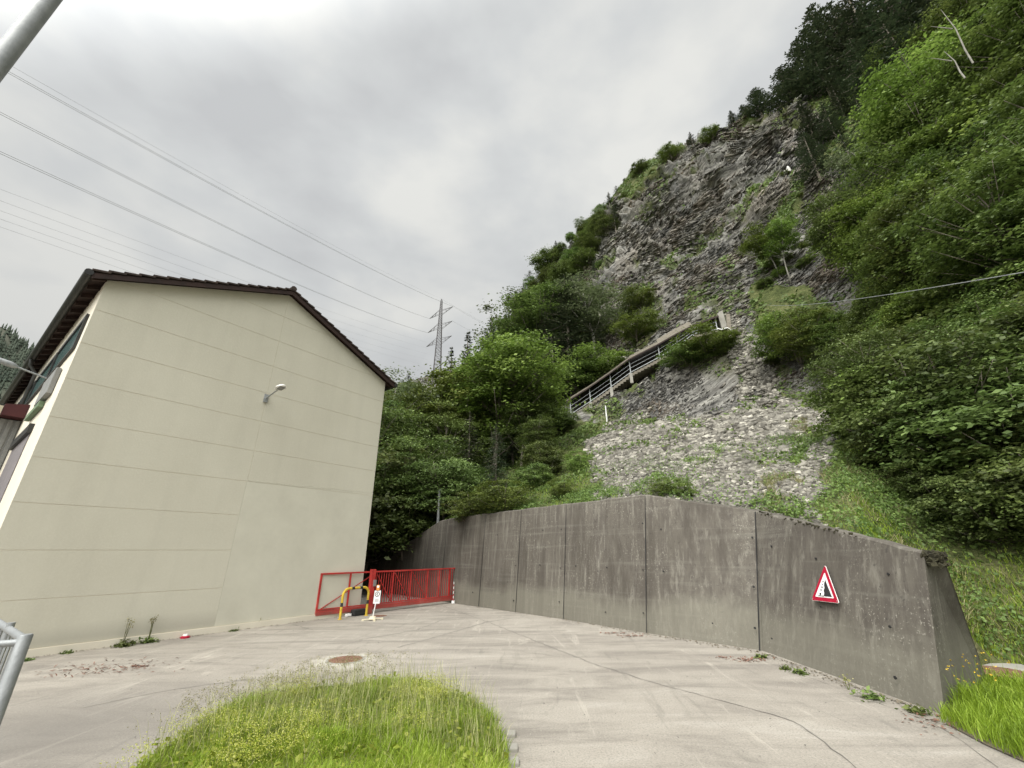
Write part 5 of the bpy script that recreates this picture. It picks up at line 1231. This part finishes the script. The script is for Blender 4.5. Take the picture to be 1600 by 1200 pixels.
for n_, (lx, ly, rx, ry, cy) in enumerate(((671, 498, 708, 479, 490), (668.5, 520, 707, 501.5, 512), (666, 542, 706, 524.5, 535))):
    la_, ra_ = atdist(lx, ly, TRr+1), atdist(rx, ry, TRr-1); zc = atdist(688, cy, TRr)[2]; zl = (la_[2]+ra_[2])/2
    m_ = MB()
    for tip, sg in ((la_, -1), (ra_, 1)):
        for k in ((1, 2) if sg < 0 else (0, 3)):
            m_.tube([cor(zc+1.6, k), tip], rr_*.9, 4, False); m_.tube([cor(zc-.4, k), tip], rr_*.9, 4, False)
            for u in (.3, .6): m_.tube([cor(zc+1.6, k)*(1-u)+tip*u, cor(zc-.4, k)*(1-u-.15)+tip*(u+.15)], rr_*.6, 4, False)
        m_.tube([cor(zc-.4, 1 if sg < 0 else 0)*.6+tip*.4, cor(zc-.4, 2 if sg < 0 else 3)*.6+tip*.4], rr_*.6, 4, False)
    m_.build('crossarm', steel, py_); ARMS.append((la_, ra_))
place_parts(py_)
GW = 'power lines strung from the pylon'
def line(name, a, b, rad, label, sag=2., twin=0., c=None):
    m_ = MB()
    for s_ in ((-twin, twin) if twin else (0,)):
        pts = hang(a, b, sag, 40); pts = [p+UP*s_*(.25+.75*i/40) for i, p in enumerate(pts)]
        m_.tube(pts, [rad]*len(pts), 4, False)
    o = m_.build(name, wire); tag(o, label, 'power line', GW)
def far_end(pxl, r): return atdist(*pxl, r)
top = np.array([tc_[0], tc_[1], zt])
line('power_line', top, atdist(-160, 2, 46), .013, 'thinnest topmost wire from the pylon tip to the upper left', 1.4)
line('power_line', ARMS[0][1], atdist(-150, 22, 45), .02, 'highest double conductor sagging from the top right crossarm', 1.6, .10)
line('power_line', ARMS[0][0], atdist(-150, 100, 45), .02, 'second double conductor, from the top left crossarm', 1.6, .10)
line('power_line', ARMS[1][0], atdist(-150, 170, 45), .02, 'third double conductor, ending at the middle left crossarm', 1.6, .10)
for k, (y0, lab) in enumerate(((300, 'uppermost of the faint thin wires passing behind the roof ridge'), (318, 'second of the faint thin wires passing behind the roof ridge'), (333, 'third of the faint thin wires behind the roof'), (345, 'fourth faint thin wire, next to lowest behind the roof'), (356, 'lowest faint thin wire disappearing behind the roof'))):
    line('power_line', atdist(668, 535+9*k, 200), atdist(-150, y0-62+k*2, 75), .016, lab, 1.5)
for k, (A_, lab) in enumerate(((top, 'wire from the pylon tip to the right over the ridge'), (ARMS[0][1], 'wire from the top crossarm to the right behind the trees'), (ARMS[1][1], 'wire from the middle crossarm to the right behind the trees'))):
    line('power_line', A_, A_+np.array([70, 55, -7.]), .03, lab, 3)

# ================================================================== FAR HILL
rg = np.random.default_rng(8); hv = []; na = 60
for i in range(na+1):
    az = -80+50*i/na
    for j, (r, e) in enumerate(((300, 2), (420, 9), (520, 14), (600, 16.2+3.*math.exp(-((az+57)/6.)**2)), (680, 14), (900, 5))):
        rr = r*1.0; hv.append((rr*math.sin(math.radians(az)), rr*math.cos(math.radians(az)), (HC+rr*math.tan(math.radians(e)) if j < 5 else 0)*(1+.02*rg.normal())))
hf = [(i*6+j, (i+1)*6+j, (i+1)*6+j+1, i*6+j+1) for i in range(na) for j in range(5)]
tag(link('far_hill', mesh_np('far_hill', hv, [np.array(hf)]), far_m), kind='structure')
A = []; rg = np.random.default_rng(9); V = []; Fc = []
for k in range(5200):
    az = rg.uniform(-75, -40); i = (az+80)/50*na; i0 = int(i); fi = i-i0; j = rg.integers(1, 4); u = rg.random(); b = rg.random()
    P = np.array(hv).reshape(na+1, 6, 3); p = (P[i0, j]*(1-u)+P[i0, min(j+1, 4)]*u)*(1-fi)+(P[i0+1, j]*(1-u)+P[i0+1, min(j+1, 4)]*u)*fi; h = rg.uniform(5, 12); 
    for q in range(3):
        z = h*q*.28; ww = h*.22*(1-q*.28); a0 = rg.random()*6
        base_ = len(V); V += [p+np.array([ww*math.cos(a0+x*2.094), ww*math.sin(a0+x*2.094), z]) for x in range(3)]+[p+np.array([0, 0, z+h*.45])]
        Fc += [(base_, base_+1, base_+3), (base_+1, base_+2, base_+3), (base_+2, base_, base_+3)]
tag(link('far_wood', mesh_np('far_wood', V, [np.array(Fc)], np.full(len(Fc), .3)), simple('far_trees', (.03, .042, .03), (.07, .085, .06), 1, 0, .03, 0)), 'distant conifer wood on the hill at the far left', 'far wood', kind='stuff')

# ================================================================== GRASS ISLAND, FOREGROUND
gp_ = [(140, 1290), (215, 1215), (300, 1160), (390, 1118), (470, 1092), (560, 1080), (650, 1080), (715, 1100), (760, 1135), (782, 1175), (790, 1235), (785, 1420), (700, 1650), (300, 1650), (100, 1400)]
GPOL = [tuple(ground(*p)[:2]) for p in gp_]
mb = MB()
cx, cy = np.mean([p[0] for p in GPOL]), np.mean([p[1] for p in GPOL])
nn_ = len(GPOL); mb.add([(x, y, .004) for x, y in GPOL]+[(cx+(x-cx)*.8, cy+(y-cy)*.8, .07) for x, y in GPOL]+[(cx, cy, .10)], [(i, (i+1) % nn_, nn_+(i+1) % nn_, nn_+i) for i in range(nn_)]+[(nn_+i, nn_+(i+1) % nn_, 2*nn_) for i in range(nn_)])
tag(mb.build('grass_island_soil', earth), kind='structure')
def fill(poly, n, rg, jit=.0):
    P = np.array(poly); lo, hi = P.min(0), P.max(0); out_ = np.zeros((0, 2))
    while len(out_) < n:
        q = rg.uniform(lo, hi, (n*2, 2)); q = q[inpoly(q[:, 0], q[:, 1], poly)]; out_ = np.concatenate([out_, q])
    out_ = out_[:n]+rg.normal(0, jit, (n, 2)); return np.concatenate([out_, np.full((n, 1), .03)], 1)
rg = np.random.default_rng(77)
C = fill(GPOL, 110000, rg, .03); dd = C-np.array([cx, cy, 0]); n = len(C)
cl = np.clip(.5+.5*fbm(C*np.array([2.2, 2.2, 0]), 3, 3), 0, 1)
Hh = .07+.24*cl**1.5*rg.uniform(.5, 1.2, n)+.06*(rg.random(n) > .93)
blades('lawn_grass', C, Hh, rg.uniform(.004, .0085, n), .75, rg, np.clip(.5+.45*fbm(C*np.array([1.6, 1.6, 0]), 3, 9)+rg.normal(0, .16, n), 0, 1), LEAF['grass'], 'dense tall bright green grass on the foreground island')
# tall thin seed stalks, mostly at the far rim
edge = fill([GPOL[i] for i in range(1, 11)]+[(cx, cy)], 2300, rg, .04); e2 = edge
blades('seed_stalks', e2, rg.uniform(.25, .55, len(e2)), np.full(len(e2), .004), .35, rg, rg.random(len(e2)), LEAF['dry'], 'thin seeding grass stalks rising over the foreground island', 'grass')
C = fill(GPOL, 3500, rg, .03); n = len(C); blades('straw_grass', C, rg.uniform(.08, .30, n), rg.uniform(.003, .006, n), .9, rg, rg.random(n), LEAF['dry'], 'straw coloured blades among the island grass')
# frothy yellow-green flower heads on stalks
def heads(C, H0, H1, rad, per, leaf, m, name, label, rg):
    n = len(C); a = C+np.stack([rg.normal(0, .04, n), rg.normal(0, .04, n), rg.uniform(H0, H1, n)], 1)
    q = np.repeat(a, per, 0); q = q+rg.normal(0, rad, q.shape)*np.array([1, 1, .6]); v, f, t = leaf_quads(q, rg.normal(0, 1, q.shape)+np.array([0, 0, 1]), leaf*rg.uniform(.6, 1.4, len(q)), .85, rg, rg.random(len(q)))
    me = mesh_np(name, v, [f], t); return tag(link(name, me, m), label, 'flowers', kind='stuff')
frothp = [GPOL[i] for i in (0, 1, 2, 3, 4, 5, 6, 7)]+[tuple(ground(690, 1170)[:2]), tuple(ground(480, 1230)[:2])]
C = fill(frothp, 4200, rg, .05); C = C[fbm(C*np.array([1.7, 1.7, 0]), 3, 33) > -.08]; heads(C, .14, .30, .024, 14, .010, LEAF['flower'], 'froth_flowers', 'frothy yellow green flower heads among the island grass', rg)
C = fill([GPOL[i] for i in (1, 2, 3, 4, 5, 6)], 500, rg, .06); heads(C, .30, .48, .022, 16, .010, LEAF['dry'], 'umbel_flowers', 'tall loose umbel flowers along the far rim of the island', rg)
C = fill(GPOL[:11], 2600, rg, .02); n = len(C); q = C+np.array([0, 0, 1])*rg.uniform(.03, .2, n)[:, None]
v, f, t = leaf_quads(q, rg.normal(0, .4, q.shape)+np.array([0, 0, 1]), rg.uniform(.03, .075, n), .8, rg, rg.random(n)); tag(link('clover_leaves', mesh_np('clover_leaves', v, [f], t), LEAF['grass']), 'broad clover like leaves low in the island grass', 'leaves', kind='stuff')
# kerb setts right of the island
m_ = MB()
for k in range(14):
    a = ground(790+1.2*k, 1150+k*22)+np.array([.06, 0, 0]); 
    for j in range(1): m_.box(a+np.array([random.uniform(-.01, .01)+.0*j, 0, .012]), (.10+random.uniform(-.01, .01), .13, .05))
tag(m_.build('kerb', conc, bevel=.012), kind='structure')
# right-hand grass patch with buttercups beside the wall end
RPOL = [tuple(ground(*p)[:2]) for p in ((1478, 1132), (1490, 1115), (1545, 1072), (1600, 1085), (1680, 1110), (1720, 1240), (1600, 1192), (1540, 1165))]
mb = MB(); mb.add([(x, y, .012) for x, y in RPOL], [tuple(range(len(RPOL)))]); tag(mb.build('verge_soil', earth), kind='structure')
C = fill(RPOL, 8000, rg, .04); n = len(C); blades('verge_grass', C, rg.uniform(.06, .26, n)*np.clip(.75+.9*fbm(C*np.array([2, 2, 0]), 3, 19), .3, 1.3), rg.uniform(.005, .009, n), .7, rg, np.clip(.3+.4*fbm(C*np.array([3, 3, 0]), 3, 21)+rg.normal(0, .2, n), 0, 1), LEAF['grass'], 'lush grass tuft at the foot of the wall end')
C = fill([RPOL[i] for i in (0, 1, 2, 3)]+[tuple(ground(1590, 1130)[:2])], 34, rg, .04); heads(C, .28, .5, .006, 6, .016, yellow, 'buttercups', 'small yellow buttercups beside the wall end', rg)
C2 = C.copy(); blades('buttercup_stems', C2, np.full(len(C2), .45), np.full(len(C2), .004), .25, rg, np.full(len(C2), .4), LEAF['grass'], 'thin buttercup stems beside the wall end', 'stems')
# strip between yard edge and bank (right of the wall end)
m_ = MB(); c = ground(1580, 1052); m_.tube([c-UP*.02, c+UP*.10], [.78, .74], 28); o = m_.build('concrete_slab', conc, bevel=.02); tag(o, 'flat round concrete slab on the ground behind the wall end', 'slab')
m_ = MB(); c2 = ground(1560, 1050, .1); m_.tube([c2+UP*.002, c2+UP*.012], .36, 24); o = m_.build('rusty_lid', rust); tag(o, 'rusty round lid lying on the concrete slab at the right edge', 'lid')
C = fill([tuple(ground(*p)[:2]) for p in ((1545, 1068), (1552, 1024), (1600, 1018), (1760, 1050), (1760, 1150), (1600, 1090))], 9000, rg, .05); C = C[np.hypot(C[:, 0]-c[0], C[:, 1]-c[1]) > .74]; n = len(C)
blades('bank_foot_grass', C, rg.uniform(.05, .2, n), rg.uniform(.006, .01, n), .8, rg, np.clip(rg.normal(.4, .2, n), 0, 1), LEAF['grass'], 'dark green grass along the foot of the bank')

# ================================================================== YARD DETAILS
tyre = simple('tyre_mark', (.17, .155, .135), (.27, .245, .21), .95, 0, 5)
for pp, wd in (([(620, 1012), (700, 990), (760, 972), (800, 966)], .07), ([(560, 1000), (650, 985), (700, 965)], .05), ([(130, 1105), (260, 1078), (400, 1060)], .08)): seam(pp, wd, 'tyre_mark', tyre, .003)
def cover(px, py, r, label, m=rust):
    c = ground(px, py); o = empty('manhole_cover', c, label=label, cat='manhole cover')
    a = MB(); a.tube([c+UP*.003, c+UP*.012], r, 32); a.build('lid', m, o)
    b = MB(); 
    ring = []; n = 32; v = []; f = []
    for k in range(n):
        t = 2*math.pi*k/n; dn = np.array([math.cos(t), math.sin(t), 0]); v += [c+dn*(r+.006)+UP*.010, c+dn*(r+.05)+UP*.010, c+dn*(r+.055)+UP*.001]
    for k in range(n): j = (k+1) % n; f += [(3*k, 3*k+1, 3*j+1, 3*j), (3*k+1, 3*k+2, 3*j+2, 3*j+1)]
    b.add(v, f); b.build('rim', conc, o)
    g_ = MB()
    for x in range(-3, 4):
        for y in range(-3, 4):
            if x*x+y*y < 11: g_.box(c+np.array([x*r*.24, y*r*.24, .014]), (r*.11, r*.11, .006))
    g_.build('studs', m, o); place_parts(o)
cover(540, 1031, .30, 'rusty round manhole cover in a pale patch of the yard')
cover(592, 963, .25, 'dark reddish manhole cover just before the red gate')
def debris(C, s0, s1, m, name, label, rg, asp=.25, fl=.3):
    n = len(C); s = rg.uniform(s0, s1, n); v, f, t = leaf_quads(C*[1, 1, 0]+UP*rg.uniform(.006, .02, n)[:, None], rg.normal(0, .25, C.shape)+np.array([0, 0, 1]), s, asp, rg, rg.random(n)); return tag(link(name, mesh_np(name, v, [f], t), m), label, 'litter', kind='stuff')
def blob(px, py, sx, sy, n): c = ground(px, py); return c+np.stack([rg.normal(0, sx, n), rg.normal(0, sy, n), np.zeros(n)], 1)
C = np.concatenate([blob(150, 1048, .5, .22, 170), blob(215, 1042, .10, .05, 60), blob(190, 1038, .5, .3, 60)])
debris(C, .02, .11, rust, 'bark_litter', 'reddish bark and twig litter on the asphalt near the building', rg)
C = np.concatenate([blob(990, 994, .18, .10, 90), blob(960, 990, .18, .08, 60), blob(1167, 1031, .16, .10, 130), blob(1130, 1028, .1, .05, 30), blob(1480, 1130, .25, .15, 120)])
debris(C, .02, .06, rust, 'leaf_litter', 'small heaps of red brown leaf litter along the wall foot', rg, .7)
C = np.concatenate([st[i][0]+(st[i+1][0]-st[i][0])*rg.random((n_, 1))+outn(i)*np.abs(rg.normal(0, .10, (n_, 1))) for i, n_ in ((6, 120), (7, 160), (8, 200), (9, 320))])
debris(C, .015, .05, earth, 'wall_foot_dirt', 'dirt and crumbs collected along the foot of the concrete wall', rg, .8)
C = A0+D*rg.uniform(-.5, 7.2, (420, 1))-SD*np.abs(rg.normal(.03, .06, (420, 1)))
debris(C, .015, .045, earth, 'plinth_dirt', 'dirt line along the foot of the building wall', rg, .8)
C = fill([tuple(ground(*p)[:2]) for p in ((30, 1060), (480, 975), (700, 950), (1400, 1120), (1300, 1200), (800, 1200), (770, 1100), (600, 1060), (200, 1190))], 420, rg)
debris(C, .008, .028, crackm, 'grit', 'scattered grit and small stones on the asphalt', rg, .8)
# small red cap with white top at the building foot
c = ground(289, 997); o = empty('red_cap', c, label='small red cap with white top lying at the foot of the building', cat='cap')
m_ = MB(); m_.tube([c, c+UP*.03, c+UP*.05], [.10, .10, .075], 14); m_.build('base', signred, o, smooth=True); m_ = MB(); m_.tube([c+UP*.05, c+UP*.085], [.06, .05], 12); m_.build('top', white, o); place_parts(o)
# weeds
def weed(px, py, h, kind, label, rg, group='weeds along the walls'):
    c = ground(px, py); c = c*[1, 1, 0]; o = empty('weed_plant', c, label=label, cat='weed', group=group)
    if kind != 'stalk':
        n = int(60+h*160); d = rg.normal(0, 1, (n, 3))*[1, 1, .5]; d[:, 2] = np.abs(d[:, 2]); q = c+d*h*(.17 if kind == 'tall' else .32); q[:, 2] *= 1.0
        v, f, t = leaf_quads(q, rg.normal(0, .5, q.shape)+UP, rg.uniform(.05, .11, n)*(.6+h), .5, rg, rg.random(n)); me = mesh_np('leaves', v, [f], t); link('leaves', me, LEAF['dark' if kind == 'tall' else 'mid'], o)
    if kind in ('tall', 'stalk'):
        m_ = MB(); tips = []
        for k in range(4 if kind == 'tall' else 2):
            e_ = c+np.array([rg.normal(0, .06)*h, rg.normal(0, .06)*h, h*rg.uniform(.75, 1.0)]); m_.tube([c, (c+e_)/2+rg.normal(0, .01, 3), e_], [.006, .005, .003], 5); tips.append(e_)
        m_.build('stem', LEAF['dry'], o)
        q = np.repeat(np.array(tips), 16, 0); q = q+rg.normal(0, .03, q.shape)+UP*rg.uniform(-.16, .02, len(q))[:, None]*h
        v, f, t = leaf_quads(q, rg.normal(0, 1, q.shape), rg.uniform(.015, .04, len(q)), .8, rg, rg.random(len(q))); link('flower_heads', mesh_np('flower_heads', v, [f], t), LEAF['dry'], o)
    place_parts(o)
for a in ((191, 1010, .56, 'tall', 'dark leafy weed with tall pale stalks, left one of a pair by the building'), (231, 1004, .52, 'tall', 'dark leafy weed with tall pale stalks, right one of a pair by the building'), (106, 1021, .14, 'low', 'small dry grass tuft at the building foot near the railing'),
          (365, 986, .16, 'low', 'tiny weed at the building foot right of the red cap'), (384, 982, .34, 'stalk', 'single thin stalk weed at the building foot'), (402, 980, .28, 'stalk', 'short thin stalk weed right of another stalk'), (439, 975, .14, 'low', 'low green weed nearest the red gate'),
          (1189, 1028, .17, 'low', 'green weed at the open wall joint'), (1228, 1046, .12, 'low', 'little weed at the wall foot right of the open joint'), (1251, 1053, .16, 'low', 'yellowish weed at the wall foot under the sign'), (1326, 1078, .16, 'stalk', 'reddish thin weed right of the sign at the wall foot'), (1362, 1092, .24, 'low', 'upright green weed at the wall foot before the wall end'), (1432, 1114, .20, 'low', 'pale green weed nearest the wall end'), (40, 1033, .14, 'low', 'small weed tuft hidden behind the railing post')):
    weed(*a, rg)
stone_w = simple('white_stone', (.45, .44, .40), (.6, .58, .53))
# white stones near the cliff top
for k, (px, py) in enumerate(((1232, 268), (1226, 272))):
    p = on_hill(px, py); m_ = MB(); m_.tube([p-UP*.5, p+UP*.15, p+UP*(.6-k*.2)], [.28, .25, .08], 6); tag(m_.build('white_rock', stone_w), 'larger white rock high on the cliff' if k == 0 else 'smaller white rock beside the larger white one on the cliff', 'rock')
print('faces', sum(len(m.polygons) for m in bpy.data.meshes))
